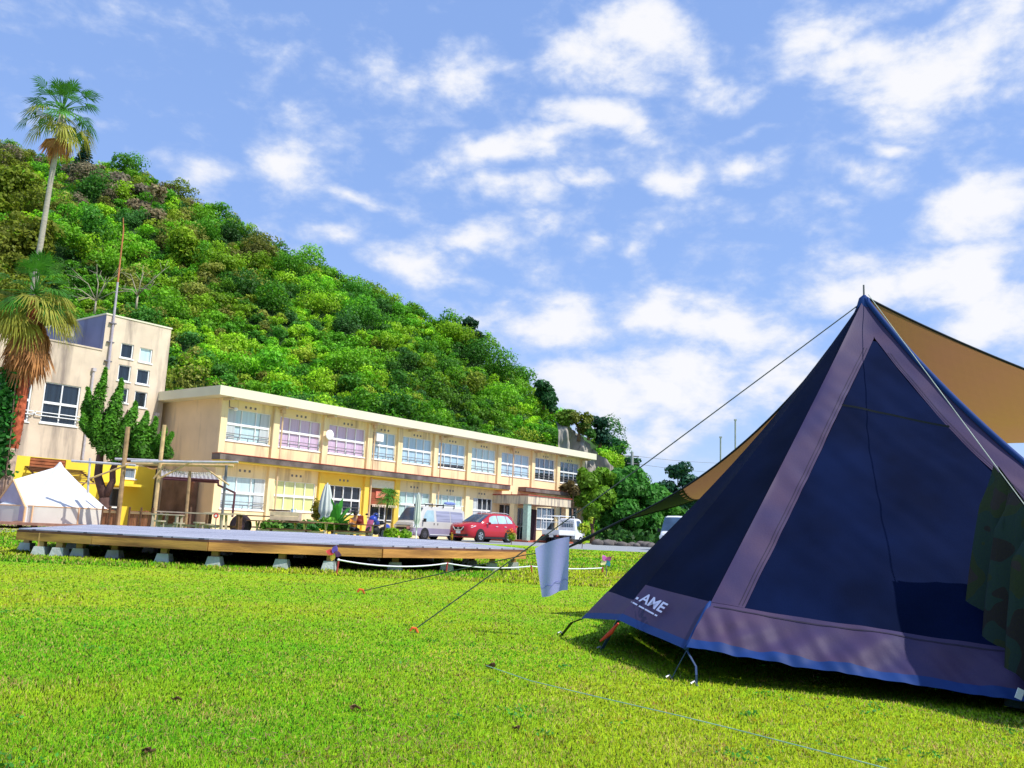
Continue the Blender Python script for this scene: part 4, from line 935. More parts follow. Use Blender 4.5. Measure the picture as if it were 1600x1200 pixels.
for lab, p in (('orange peg head at the end of the nearer guy line', PA), ('orange peg head at the end of the farther guy line', PB)):
    t = thing('ground_peg', p, lab, 'peg', 'orange ground pegs'); k = 1.0 if p is PA else 1.35
    MB().tube([p + Vector((.02, 0, -.08)), p + Vector((0, 0, .01))], .006*k, 6).build('shaft', peg_m, t)
    m = MB(); m.tube([p + Vector((.012, 0, .0)), p + Vector((-.002, 0, .03))*k, p + Vector((-.028, -.01, .034))*k, p + Vector((-.04, -.01, .012))*k], .009*k, 7); m.build('hook', orange_m, t)

# ------------------------------------------------------------------ tarp
tarp_m = mat('brown_tarp', (.39, .18, .085), .7, .12, 1.2, .1, 160, trans=.5, second=(.38, .205, .06)); tarp_c = mat('navy_tarp_corner', (.05, .06, .17), .75, .15, 2, .2, 160); tarp_o = mat('orange_tarp_corner', (.55, .17, .06), .7, .15, 2, trans=.45)
tarp = thing('tarp', (2.6, 6.2, 0), 'brown tarp stretched behind the navy tent with dark corner tip', 'tarp')
P0 = TA + Vector((.05, .07, .025)); PL = LT; PR = at(2000, 715, 5.9); PBk = at(1440, 632, 9.5)
def bez(a, c, b): return lambda f: a*(1-f)**2 + c*2*f*(1-f) + b*f*f
e0L, e0R, eLB, eRB = bez(P0, at(1186, 722, 6.9), PL), bez(P0, at(1592, 590, 6.0), PR), bez(PL, at(1205, 756, 8.6), PBk), bez(PR, at(1700, 703, 7.4), PBk)
def tp(a, b):
    c_ = e0L(a)*(1-b) + eRB(a)*b; d_ = e0R(b)*(1-a) + eLB(b)*a
    bl = P0*(1-a)*(1-b) + PL*a*(1-b) + PR*(1-a)*b + PBk*a*b
    return c_ + d_ - bl
nT = 36; fa, fb, fc = MB(), MB(), MB()
for i in range(nT):
    for j in range(nT):
        q = [tp(i/nT, j/nT), tp((i+1)/nT, j/nT), tp((i+1)/nT, (j+1)/nT), tp(i/nT, (j+1)/nT)]
        for tri, (ca, cb) in (((0, 1, 2), ((i+2/3)/nT, (j+1/3)/nT)), ((0, 2, 3), ((i+1/3)/nT, (j+2/3)/nT))):
            dst = fb if (1-ca)+cb < .24 else fc if ca+(1-cb) < .36 else fa
            dst.add([q[k] for k in tri], [(0, 1, 2)])
fa.build('canopy', tarp_m, tarp, smooth=True); fb.build('corner_tip', tarp_c, tarp, smooth=True); fc.build('corner_tip', tarp_o, tarp, smooth=True)
for e in (e0L, e0R, eLB, eRB): MB().tube([e(k/24) for k in range(25)], .009, 5).build('edge_binding', strap_m, tarp)
m = MB(); m.tube([tp(1-.24*(1-k/12), .24*k/12) for k in range(13)], .008, 5); m.tube([tp(.36*k/12, 1-.36*(1-k/12)) for k in range(13)], .008, 5); m.build('seam', strap_m, tarp)
c_ = at(1087, 768, 7.2)
# two thin poles seen beyond the tarp
for lab, px, y1, y0 in (('shorter thin grey pole standing beyond the left edge of the tarp', 1126, 684, 740), ('taller thin grey pole standing beyond the left edge of the tarp', 1149, 657, 730)):
    a = at(px, y1, 30); t = thing('thin_pole', (a.x, a.y, 0), lab, 'pole', 'thin poles beyond the tarp'); MB().tube([(a.x, a.y, 0), a], .03, 7).build('shaft', mat('pole_grey', (.34, .35, .38), .5), t); MB().box((a.x, a.y, a.z+.02), (.08, .08, .05)).build('cap', MATS['pole_grey'], t)
# utility pole
a = at(988, 706, 96); t = thing('utility_pole', (a.x, a.y, 0), 'distant grey utility pole with crossarm above the trees', 'utility pole'); MB().tube([(a.x, a.y, 0), a], [.22, .15], 8).build('shaft', MATS['pole_grey'], t)
m = MB(); m.box((a.x, a.y, a.z-.5), (1.5, .12, .12)); m.box((a.x, a.y, a.z-1.3), (1.1, .1, .1)); m.build('crossarm', steel, t)
m = MB(); m.lathe([(.0, .3), (.2, .3), (.2, -.3), (0, -.3)], (a.x+.35, a.y-.2, a.z-2.0), 10); m.build('transformer', MATS['pole_grey'], t)
for k, dz in enumerate((-.42, -1.25)):
    pts_ = []
    for i in range(15): f = i/14; q = Vector((a.x, a.y, a.z+dz)).lerp(at(1320, 712 + 20*k, 120), f); q.z -= 1.0*4*f*(1-f); pts_.append(q)
    line('power_line', ('upper' if k == 0 else 'lower') + ' thin power line running right from the distant utility pole', pts_, .02, steel, 'power lines')

# ------------------------------------------------------------------ towel and blanket
tw_m = mat('lavender_towel', (.40, .42, .78), .95, .05, 6, .08, 120, trans=.15)
def towel(u, v):
    top = at(836 + 54*u, 857 - 18.5*u - 3*math.sin(PI*u), 6.02); bot = at(847 + 40*u, 933 - 11*u + 1.5*math.sin(PI*u*2), 6.06)
    p = top.lerp(bot, v); return p + Vector((0, .012*math.sin(u*8+v*2) + .01*math.sin(u*3), 0))
t = thing('towel', at(862, 850, 6.02), 'lavender towel hanging from the long guy line', 'towel')
MB().grid(towel, 22, 26).build('cloth', tw_m, t, smooth=True)
m = MB()
for i in range(20): m.quad(*[towel(u, v) - Vector((0, .006, 0)) for u, v in ((i/20, .80+.02*math.sin(i)), ((i+1)/20, .80+.02*math.sin(i+1)), ((i+1)/20, .815+.02*math.sin(i+1)), (i/20, .815+.02*math.sin(i)))])
m.build('woven_stripe', mat('towel_stripe', (.22, .24, .55), .9), t)
cam_m = bpy.data.materials.new('camouflage_fleece'); cam_m.use_nodes = True; ct = cam_m.node_tree; cb = ct.nodes['Principled BSDF']; cb.inputs['Roughness'].default_value = .95
ctc = ct.nodes.new('ShaderNodeTexCoord'); cn = ct.nodes.new('ShaderNodeTexNoise'); cn.inputs['Scale'].default_value = 3.6; cn.inputs['Detail'].default_value = 2; ct.links.new(ctc.outputs['Object'], cn.inputs[0])
cr = ct.nodes.new('ShaderNodeValToRGB'); cr.color_ramp.interpolation = 'CONSTANT'
els = cr.color_ramp.elements; els[0].position = 0; els[0].color = (.016, .012, .015, 1); els[1].position = .42; els[1].color = (.012, .030, .030, 1); e = els.new(.53); e.color = (.022, .032, .014, 1); e = els.new(.6); e.color = (.032, .022, .026, 1)
ct.links.new(cn.outputs[0], cr.inputs[0]); ct.links.new(cr.outputs[0], cb.inputs['Base Color'])
cbn = ct.nodes.new('ShaderNodeBump'); cbn.inputs['Strength'].default_value = .15; cbn.inputs['Distance'].default_value = .01; cn2 = ct.nodes.new('ShaderNodeTexNoise'); cn2.inputs['Scale'].default_value = 150; ct.links.new(ctc.outputs['Object'], cn2.inputs[0]); ct.links.new(cn2.outputs[0], cbn.inputs['Height']); ct.links.new(cbn.outputs[0], cb.inputs['Normal'])
def cord(f): return (TA + Vector((.02, -.03, .02))).lerp(PC, f)
bl0, bl1 = .548, .80
def blanket(side):
    def f(u, v):
        p = cord(bl0 + (bl1-bl0)*u); drop = .98 - .28*u + .05*math.sin(u*19)
        fold = .06*math.sin(u*30 + v*1.8) + .03*math.sin(u*57+2)
        w = min(1, v*5)
        fall = Vector((p.x + side*(.012 + .03*v + fold*w*.9) - .06*v*(1-u), p.y + fold*w*.6 + .02*v, p.z - .004 + .008*(1-v) - drop*v))
        fall.z = max(fall.z, .02); return fall
    return f
t = thing('camouflage_blanket', (2.4, 4.1, 0), 'dark camouflage blanket draped over the cord at the right edge', 'blanket')
mb = MB(); mb.grid(blanket(-1), 70, 30); mb.grid(blanket(1), 70, 30); mb.build('cloth', cam_m, t, smooth=True)
m = MB(); a = at(1589, 1083, 3.93); m.box(a + Vector((0, -.02, 0)), (.03, .004, .045), rot=Matrix.Rotation(.4, 3, 'Y')); o = m.build('white_tag', alu); tag(o, 'small white tag at the bottom right of the tent hem', 'tag')

# ------------------------------------------------------------------ bell tent
bx, by = on_ground(84, 35).x, 35.0; PZ = .25
can = mat('white_canvas', (.80, .80, .82), .85, .03, 2, .1, 60, trans=.2); can_w = mat('canvas_wall', (.80, .76, .68), .85, .04, 2, .1, 60, trans=.2); can_d = mat('door_mesh', (.46, .40, .50), .85, .1, 3); can_t = mat('canvas_tape', (.78, .48, .26), .8, .1, 4)
plat = thing('tent_platform', (bx, by, 0), 'low brown wooden platform under the white bell tent', 'platform')
MB().box((bx-1.0, by, PZ-.05), (6.6, 5.0, .1)).build('boards', mat('platform_boards', (.38, .20, .14), .85, .3, 4, stretch=(1, 8, 1)), plat)
mb = MB()
for i in range(5):
    for y in (-2.3, 2.3): mb.box((bx-4.1+i*1.55, by+y, .1), (.14, .14, .2))
mb.build('legs', wood_d, plat)
bell = thing('bell_tent', (bx, by, PZ), 'white canvas bell tent with open mesh door on a wooden platform', 'tent')
NS, RB, WH, HT = 8, 2.05, .62, 2.38; a0 = R(-38)
def cone(a, s):
    k = (1 - .06*abs(math.sin(NS*.5*(a-a0)))) if s > .05 else 1
    z = HT - (HT-WH)*s - .22*s*(1-s); return Vector((bx + RB*s*k*math.cos(a), by + RB*s*k*math.sin(a), PZ + z))
mb = MB(); mb.grid(lambda u, v: cone(a0 + 2*PI*u, v), 64, 14); mb.build('roof', can, bell, smooth=True)
mb = MB(); mb.grid(lambda u, v: cone(a0 + 2*PI*u, 1) + Vector((0, 0, -WH*v + .0)), 64, 3); mb.build('wall', can_w, bell, smooth=True)
mb = MB()
for k in range(NS):
    a = a0 + 2*PI*k/NS; mb.tube([cone(a, 1), cone(a, 1) - Vector((0, 0, WH))], .03, 5)
mb.tube([cone(a0+2*PI*k/64, 1.0) for k in range(65)], .022, 5); mb.build('seam_tape', can_t, bell)
mb = MB(); mb.lathe([(.03, HT+.04), (.16, HT-.16), (.34, HT-.42)], (bx, by, PZ), 12); mb.build('top_cap', can, bell, smooth=True)
# projecting door porch to the left front
dd = Vector((-.45, -.89, 0)).normalized(); sd = Vector((-dd.y, dd.x, 0)); fc_ = Vector((bx, by, PZ)) + dd*1.85
ad = math.atan2(dd.y, dd.x); ap = fc_ + Vector((0, 0, 1.58)); rg = cone(ad, .10); up_ = Vector((0, 0, WH))
bl_, br_ = fc_ - sd*.92, fc_ + sd*.92
mb = MB(); mb.quad(bl_, br_, br_ + up_*.9, ap, bl_ + up_*.9); mb.build('door', can_d, bell)
mb = MB()
for q, an in ((bl_, ad - .5), (br_, ad + .5)):
    ev = cone(an, 1.0); mb.quad(ap, rg, ev, q + up_*.9); mb.quad(q + up_*.9, ev, ev - up_, q)
mb.build('porch_flap', can, bell)
mb = MB(); mb.tube([bl_, bl_ + up_*.9, ap, br_ + up_*.9, br_], .045, 6); mb.tube([bl_, br_], .05, 6); mb.build('door_binding', can_t, bell)
t = thing('striped_canopy', at(0, 812, 34), 'grey and white striped cloth canopy cut by the left edge beside the bell tent', 'canopy')
a, b, c_ = at(-60, 770, 33.6), at(-3, 780, 33.6), at(17, 812, 33.4); mb = MB()
n_ = 9
for k in range(n_):
    if k % 2: continue
    f0, f1 = k/n_, (k+1)/n_; mb.quad(b.lerp(c_, f0), b.lerp(c_, f1), a.lerp(at(-60, 812, 33.4), f1), a.lerp(at(-60, 812, 33.4), f0))
mb.build('white_stripes', can, t); mb = MB()
for k in range(n_):
    if not k % 2: continue
    f0, f1 = k/n_, (k+1)/n_; mb.quad(b.lerp(c_, f0), b.lerp(c_, f1), a.lerp(at(-60, 812, 33.4), f1), a.lerp(at(-60, 812, 33.4), f0))
mb.build('grey_stripes', mat('grey_cloth', (.40, .42, .50), .8), t)
#PART4
# ------------------------------------------------------------------ courtyard
YP = 33.0
perg = thing('pergola', on_ground(245, YP), 'rustic bamboo pergola of tall poles beams and slanting braces', 'pergola')
for (x0, y0, x1, y1, r, m) in ((200, 667, 183, 825, .085, wood_m), (257, 664, 239, 825, .075, bamboo), (297, 736, 289, 828, .06, wood_m), (354, 727, 345, 832, .05, steel), (141, 716, 137, 770, .04, mat('pale_pole', (.52, .50, .55), .6))):
    MB().tube([at(x0, y0, YP), at(x1, y1, YP) if y1 > 800 else at(x1, y1, YP)], r, 8).build('post', m, perg)
for (x0, y0, x1, y1, r, dy) in ((112, 720, 212, 727, .05, 0), (190, 724, 365, 728, .06, .1), (205, 721, 372, 722, .045, -.2), (180, 717, 300, 722, .05, .9)):
    MB().tube([at(x0, y0, YP+dy), at(x1, y1, YP+dy)], r, 7).build('beam', bamboo if r > .05 else MATS['pale_pole'], perg)
for (x0, y0, x1, y1) in ((248, 748, 302, 720), (316, 728, 358, 758), (200, 726, 140, 748), (256, 727, 240, 748)):
    MB().tube([at(x0, y0, YP-.1), at(x1, y1, YP-.1)], .035, 6).build('brace', bamboo, perg)
mb = MB(); mb.grid(lambda u, v: at(188 + 112*u, 719 + 3*u + (4 + 7*math.sin(PI*u*1.1)**2 + 2*math.sin(u*17))*v, YP + .35 + .25*math.sin(PI*v)), 30, 6)
tag(mb.build('bamboo_blind', mat('blind_brown', (.36, .20, .09), .8, .4, 4, .5, 30, stretch=(1, 1, 14))), 'brown bamboo blind rolled along the top beam of the pergola', 'blind')
t = thing('ornament_string', at(300, 735, YP+.6), 'string of small pale hanging ornaments under the right end of the pergola', 'ornament'); mb = MB(); mb.tube([at(256, 732, YP+.6), at(290, 741, YP+.6), at(328, 738, YP+.6)], .012, 5); mb.build('cord', steel, t); mb = MB()
for k in range(26):
    f = k/25; p = at(256 + 72*f, 732 + 14*f - 8*f*f, YP+.6); mb.tube([p, p - Vector((0, 0, random.uniform(.1, .2)))], [.03, .012], 5)
mb.build('ornaments', mat('ornament_pale', (.66, .62, .60), .5, .3, 9), t)
t = thing('steel_canopy_frame', on_ground(365, 41), 'dark steel awning frame beside the left end of the school', 'frame')
mb = MB(); mb.tube([at(341, 752, 42), at(341, 758, 42), at(367, 770, 40), at(363, 808, 40)], .05, 6); mb.tube([at(255, 748, 42), at(341, 754, 42)], .05, 6); mb.build('tubing', mat('maroon_steel', (.10, .035, .05), .5, .2), t)
t = thing('corrugated_roof', at(300, 742, 43), 'clear corrugated lean-to roof between annex and school', 'roof')
mb = MB(); a, b, c_, d_ = at(252, 735, 44.5), at(338, 742, 43), at(342, 751, 41.5), at(250, 745, 42.5)
mb.grid(lambda u, v: a.lerp(b, u).lerp(d_.lerp(c_, u), v) + Vector((0, 0, .03*math.sin(u*90))), 120, 2); mb.build('sheet', mat('clear_plastic', (.42, .42, .46), .3, .2, 4), t); mb = MB(); mb.tube([d_, c_], .05, 6); mb.build('gutter', MATS['maroon_steel'], t)
t = thing('storage_shelf', BP(-1.6, -3.0, 0), 'dark shelf with low cabinet in the gap between the two buildings', 'shelf')
gap = mat('gap_brown', (.16, .10, .075), .9, .4, 1.2, streak=((.30, .09, .04), .7, 1.5, .55))
mb = MB(); FR.box(mb, -.38, -.06, -4.0, -1.2, .05, 2.6); mb.build('back_board', gap, t); mb = MB(); FR.box(mb, -.9, -.42, -3.5, -1.2, .05, .8); mb.build('cabinet', wood_d, t); mb = MB(); FR.box(mb, -.92, -.40, -3.52, -1.18, .803, .86); mb.build('top', mat('maroon_top', (.10, .03, .035), .6), t)
# low plank fences
def plank_fence(label, x0, x1, Y, ytop):
    a, b = on_ground(x0, Y), on_ground(x1, Y); t = thing('plank_fence', a, label, 'fence', 'low plank fences by the pergola'); n = max(4, int((b-a).length/.17)); ht = at((x0+x1)/2, ytop, Y).z
    mb = MB()
    for k in range(n): p = a.lerp(b, (k+.5)/n); mb.box((p.x, p.y, ht/2 + random.uniform(-.02, .02)), ((b-a).length/n*.9, .03, ht), (0))
    mb.build('planks', mat('fence_planks', (.36, .15, .07), .85, .5, 6, .3, 20, stretch=(8, 8, .4)), t); mb = MB(); mb.bar(a + Vector((0, -.04, ht*.9)), b + Vector((0, -.04, ht*.9)), .05, .09); mb.bar(a + Vector((0, -.04, ht*.3)), b + Vector((0, -.04, ht*.3)), .05, .09); mb.build('rail', wood_m, t)
    for q in (a, a.lerp(b, .5), b): MB().tube([q + Vector((0, -.05, 0)), q + Vector((0, -.05, ht + .12))], .04, 6).build('post', wood_d, t)
plank_fence('left plank fence between the bell tent and the tall pole', 161, 184, 32.4, 796); plank_fence('right plank fence left of the bamboo pole', 203, 239, 32.4, 798)
# rustic tables and stools
def trestle(name, label, px, Y, L, W_, H, m, lm, rz=0.0, group=None, style='x'):
    b = on_ground(px, Y); t = thing(name, b, label, 'table', group, rz); lm = lm or m
    mb = MB()
    for k in range(4): mb.box((0, -W_/2 + W_*(k+.5)/4, H-.02), (L, W_/4*.94, .045))
    mb.build('tabletop', m, t, world=False)
    for s in (-1, 1):
        if style == 'x':
            for q in (-1, 1): MB().bar((s*L*.36, -q*W_*.48, 0), (s*L*.36, q*W_*.34, H-.05), .05, .09).build('leg', lm, t, world=False)
        else:
            for q in (-1, 1): MB().bar((s*L*.44, q*W_*.4, 0), (s*L*.42, q*W_*.38, H-.045), .09, .09).build('leg', lm, t, world=False)
    mb = MB(); mb.bar((-L*.36, 0, H*.45), (L*.36, 0, H*.45), .05, .08); mb.build('stretcher', lm, t, world=False); return t
def bench(label, px, Y, L, H, m, rz=0.0):
    b = on_ground(px, Y); t = thing('bench', b, label, 'bench', 'wooden benches in the courtyard', rz); MB().box((0, 0, H-.02), (L, .26, .04)).build('seat', m, t, world=False)
    for s in (-1, 1): MB().box((s*L*.4, 0, (H-.04)/2), (.05, .22, H-.04)).build('leg', m, t, world=False)
    return t
grey_w = mat('grey_wood', (.42, .34, .26), .9, .25, 4); pale_w = mat('pale_wood', (.66, .52, .34), .85, .2, 4)
trestle('log_table', 'long rustic table with thick legs under the pergola', 303, 32.2, 2.6, .7, .88, grey_w, grey_w, 0, 'rustic log tables', 'post'); trestle('log_table', 'shorter rustic table left of the black steel pole', 262, 31.6, 1.0, .6, .78, grey_w, grey_w, 0, 'rustic log tables', 'post')
trestle('log_table', 'rustic counter table at the right end of the pergola', 350, 33.4, 1.4, .5, .92, pale_w, wood_d, 0, 'rustic log tables', 'post')
for lab, px, Y, h_ in (('small stool right of the bamboo pole under the pergola', 251, 30.8, .55), ('stool left of the middle pergola post', 281, 30.9, .5), ('stool right of the middle pergola post', 312, 31.0, .55), ('stool under the right end of the long rustic table', 327, 31.4, .5)):
    b = on_ground(px, Y); t = thing('stool', b, lab, 'stool', 'rough wooden stools under the pergola'); MB().lathe([(0, h_), (.2, h_), (.2, h_-.05), (.0, h_-.05)], b, 12).build('seat', grey_w, t)
    for k in range(3): an = k*2.1; MB().tube([b + Vector((.15*math.cos(an), .15*math.sin(an), 0)), b + Vector((.12*math.cos(an), .12*math.sin(an), h_-.05))], .03, 6).build('leg', grey_w, t)
t = thing('round_marker', on_ground(338, 30.5), 'small red round sign on a thin black stick below the pergola', 'sign'); b = on_ground(338, 30.5); c_ = at(338, 806, 30.5); MB().tube([b, c_], .018, 6).build('stick', steel, t); MB().lathe([(0, -.012), (.09, -.012), (.09, .012), (0, .012)], c_ + Vector((0, -.03, 0)), 16, 'Y').build('disc', mat('signal_red', (.70, .05, .04), .5), t); MB().lathe([(0, -.002), (.045, -.002), (.045, .002), (0, .002)], c_ + Vector((0, -.046, 0)), 12, 'Y').build('pale_centre', white_m, t)
t = thing('old_tyre', on_ground(377, 35), 'dark old tyre standing on the ground left of the benches', 'tyre'); b = on_ground(377, 35); mb = MB()
prof = [(.20 + .0, -.09), (.34, -.11), (.42, -.08), (.44, 0), (.42, .08), (.34, .11), (.20, .09)]; mb.lathe(prof, b + Vector((0, 0, .47)), 20, 'Y'); mb.build('tread', mat('tyre_rubber', (.035, .022, .03), .85, .3, 10), t, smooth=True); MB().lathe([(.05, -.05), (.2, -.07), (.2, .07), (.05, .05)], b + Vector((0, 0, .47)), 14, 'Y').build('hub', mat('old_rim', (.14, .07, .09), .6), t)
trestle('picnic_table', 'brown table with slanting end legs left of the crates', 402, 37.5, 1.6, .8, .90, wood_d, pale_w, 0, 'wooden picnic tables in front of the school', 'post')
trestle('picnic_table', 'dark cross legged picnic table carrying the wooden crate', 440, 35.0, 2.6, .75, .70, wood_d, pale_w, .05, 'wooden picnic tables in front of the school')
trestle('picnic_table', 'cross legged picnic table left of the closed parasol', 486, 35.5, 1.7, .75, .74, wood_m, pale_w, .05, 'wooden picnic tables in front of the school')
trestle('picnic_table', 'cross legged picnic table where the person in orange sits', 553, 37.2, 2.2, .8, .72, wood_d, pale_w, .1, 'wooden picnic tables in front of the school')
bench('low bench in front of the crate table', 452, 34.0, 1.7, .42, wood_d); bench('low bench in front of the orange shirted person', 547, 36.2, 1.8, .42, wood_d)
b = on_ground(446, 35.2); t = thing('wooden_crate', b + Vector((0, 0, .72)), 'long pale wooden crate standing on the dark picnic table', 'crate'); z = .725
mb = MB(); 
for k in range(2): mb.box((b.x, b.y-.25, z+.1+k*.17), (1.15, .03, .155)); mb.box((b.x, b.y+.25, z+.1+k*.17), (1.15, .03, .155))
mb.build('side_boards', pale_w, t); mb = MB(); mb.box((b.x-.56, b.y, z+.18), (.03, .46, .32)); mb.box((b.x+.56, b.y, z+.18), (.03, .46, .32)); mb.box((b.x, b.y, z+.012), (1.08, .46, .02)); mb.build('ends', grey_w, t)
t = thing('wood_bundle', b + Vector((-.2, 0, z+.36)), 'short dark wood pieces lying on top of the pale crate', 'wood'); mb = MB()
for k in range(4): mb.box((b.x-.25, b.y-.22+k*.13, z+.40), (.75, .10, .06), .05*k)
mb.build('pieces', wood_d, t)
t = thing('paper_cups', b + Vector((.3, 0, z+.36)), 'small blue and white cups on the pale crate', 'cups')
for k in range(2): MB().lathe([(.03, 0), (.045, .14), (.0, .14)], b + Vector((.28+.14*k, -.2, z+.35)), 10).build('cup', alu if k else mat('blue_cup', (.2, .35, .65), .5), t)
# parasols
def parasol(label, px, Y, y_top, y_low, m, wd_=.20):
    b = on_ground(px, Y); zt, zl = at(px, y_top, Y).z, at(px, y_low, Y).z; H = zt - zl; t = thing('closed_parasol', b, label, 'parasol', 'closed white parasols')
    MB().tube([b, Vector((b.x, b.y, zt+.08))], .03, 8).build('pole', alu, t); mb = MB()
    def f(u, v):
        r = (.05 + wd_*math.sin(PI*min(1, v*.62+.06))**1.0) * (1 + .22*math.sin(u*2*PI*8)); 
        if v > .8: r *= 1 - .35*math.sin((v-.8)*5*PI)
        return (b.x + r*math.cos(u*2*PI), b.y + r*math.sin(u*2*PI), zt - H*v)
    mb.grid(f, 48, 14); mb.build('folded_cover', m, t, smooth=True); MB().lathe([(0, .06), (.22, .06), (.26, 0), (0, 0)], b, 14).build('base', block_m, t); return t
parasol('closed white parasol beside the banana plant before the dark window', 507, 38, 757, 812, mat('parasol_white', (.66, .69, .68), .85, .05, 4, trans=.15)); parasol('slim closed parasol standing in front of the silver van', 651, 43, 772, 824, mat('parasol_grey', (.58, .62, .60), .85, .05, 4), .10)
# planting
def leafy(name, label, base, lst, col, cat='plant', pot=None, group=None):
    t = thing(name, base, label, cat, group); P, Nn, C, S = [], [], [], []
    for (c_, r, n, leaf) in lst:
        d = sphere_pts(n); P.append(np.array(c_) + d*np.array(r)*rng.uniform(.4, 1, (n, 1))); Nn.append(d + rng.normal(size=(n, 3))*.5 + np.array([0, 0, .4])); C.append(np.array(col)*rng.uniform(.5, 1.6, (n, 1))); S.append(np.full(n, leaf))
    leaf_mesh('leaves', np.concatenate(P), np.concatenate(Nn), np.concatenate(S), np.concatenate(C), parent=t); b = Vector(base)
    MB().tube([b, Vector(lst[0][0])], .02, 5).build('stem', bark, t)
    if pot: MB().lathe([(.0, 0), (.14, 0), (.19, .3), (.16, .3), (.0, .27)], b, 12).build('pot', pot, t)
    return t
for i, (px, Y, y, rx, n, col, lab) in enumerate(((425, 36.2, 823, .55, 500, (.10, .26, .02), 'low green bush under the left end of the crate table'), (455, 36.4, 822, .6, 500, (.04, .16, .03), 'dark low bush behind the crate table'), (482, 36.6, 823, .6, 500, (.05, .20, .03), 'low bush behind the bench left of the parasol'), (513, 37.2, 818, .45, 600, (.13, .36, .02), 'bright green round bush below the closed parasol'), (538, 38.5, 826, .5, 300, (.10, .18, .03), 'sparse low bush left of the seated person'), (612, 40.0, 834, .40, 420, (.26, .46, .02), 'yellow green ground shrub below the small fan palm'), (633, 40.5, 836, .3, 220, (.20, .38, .02), 'yellow green shrub in front of the van bumper'))):
    c_ = at(px, y, Y); b = on_ground(px, Y); leafy('low_bush', lab, b, [((c_.x, c_.y, max(.25, c_.z)), (rx, .4, .3), n, .12)], col, 'bush', group='low bushes in front of the school')
b = on_ground(498, 38.5); leafy('yellow_flower_shrub', 'thin yellow flowering shrub left of the closed parasol', b, [(at(494, 795, 38.5), (.25, .25, .5), 130, .12), (at(499, 803, 38.5), (.3, .25, .35), 130, .12)], (.38, .32, .03))
# banana / areca with long arching leaves
def arching(name, label, base, n, L, w, col, tilt=.5, lift=0.0):
    b = Vector(base); t = thing(name, b, label, 'plant'); mb = MB()
    for k in range(n):
        a = k*2.4; el = random.uniform(tilt, 1.45); dv = Vector((math.cos(a)*math.cos(el), math.sin(a)*math.cos(el), math.sin(el))); o = b + Vector((0, 0, lift)); l = L*random.uniform(.75, 1.1); sd_ = Vector((-math.sin(a), math.cos(a), 0)); pr = None
        for s in range(7):
            f = s/6; c_ = o + dv*l*f - Vector((0, 0, .5*l*f*f*(1.3-el*.6))); ww = w*math.sin(PI*min(1, .1+f*.88)); cur = (c_ - sd_*ww, c_ + sd_*ww)
            if pr: mb.quad(pr[0], cur[0], cur[1], pr[1])
            pr = cur
    mb.build('leaves', col, t); MB().tube([b, b + Vector((0, 0, lift + .3))], .07, 7).build('stem', bark, t); return t
gl = mat('glossy_leaf', (.06, .30, .03), .4, .4, 3, trans=.3)
arching('banana_plant', 'bright green plant with broad arching leaves right of the closed parasol', on_ground(522, 38.5), 16, 2.0, .16, gl, .75, .35)
arching('spiky_plant', 'dark spiky plant in a corner beside the dark window', on_ground(533, 39.5), 14, 1.1, .05, gl, .5, .2)
# small fan palm
b = on_ground(602, 41.0); t = thing('small_palm', b, 'small slender palm with a green head left of the silver van', 'palm tree'); hd = at(607, 778, 41); MB().tube([b, b.lerp(hd, .5) + Vector((-.04, 0, 0)), hd], [.06, .045, .05], 7).build('trunk', bark, t)
mb = MB()
for k in range(26):
    a = k*2.4; el = R(80 - 100*k/26); fan(mb, hd, (math.cos(a)*math.cos(el), math.sin(a)*math.cos(el), math.sin(el)), .28, .52, .7, 1.2, 12, .035)
mb.build('green_fronds', mat('palm_small_green', (.10, .30, .03), .5, .35, 2, trans=.3), t)
# variegated plants by the cars, sapling on the lawn
b = on_ground(800, 47); leafy('variegated_plant', 'yellow green and orange leafed plant by the rear wheel of the red car', b, [(at(799, 838, 47), (.26, .22, .26), 380, .06)], (.26, .42, .02)); b = on_ground(707, 46.5); leafy('variegated_plant', 'yellow stalk plant just left of the red car number plate', b, [(at(706, 838, 46.5), (.08, .1, .24), 160, .045)], (.42, .30, .02))
leafy('orange_flowers', 'orange blossoms on the plant by the rear wheel of the red car', on_ground(800, 46.9), [(at(797, 830, 46.9), (.30, .2, .2), 60, .06)], (.75, .20, .02), 'flowers')
b = on_ground(910, 44); t = leafy('young_sapling', 'young sapling with yellow green leaves at the lawn edge below the white truck', b, [(at(912, 825, 44), (.32, .3, .30), 260, .10), (at(923, 812, 44), (.15, .15, .2), 50, .09), (at(913, 843, 44), (.12, .15, .3), 60, .08)], (.42, .50, .04))
# undergrowth and stones below the trees on the right
stn = mat('border_stone', (.14, .125, .115), .95, .3, 3, .5, 20); random.seed(21)
for k in range(16):
    px = 935 + k*7.5; b = on_ground(px, 63 + random.uniform(-.6, .6)); r = random.uniform(.22, .42); mb = MB(); mb.ball(b + Vector((0, 0, r*.35)), (r*1.3, r, r*.8), 10, 7)
    for v in mb.v: v += Vector((1, 1, .6)) * mnoise.noise(v*2.2) * .12
    tag(mb.build('border_stone', stn, smooth=True), 'dark rounded stone in the border row under the trees', 'stone', 'stones bordering the trees at the right')
P = np.stack([rng.uniform(8, 22, 5000), rng.uniform(64, 73, 5000), np.abs(rng.normal(0, .45, 5000)) + .05], 1)
tag(leaf_mesh('undergrowth', P, rng.normal(size=(5000, 3)) + np.array([0, 0, .7]), .3, np.array((.04, .13, .02))*rng.uniform(.3, 1.8, (5000, 1))), kind='stuff')
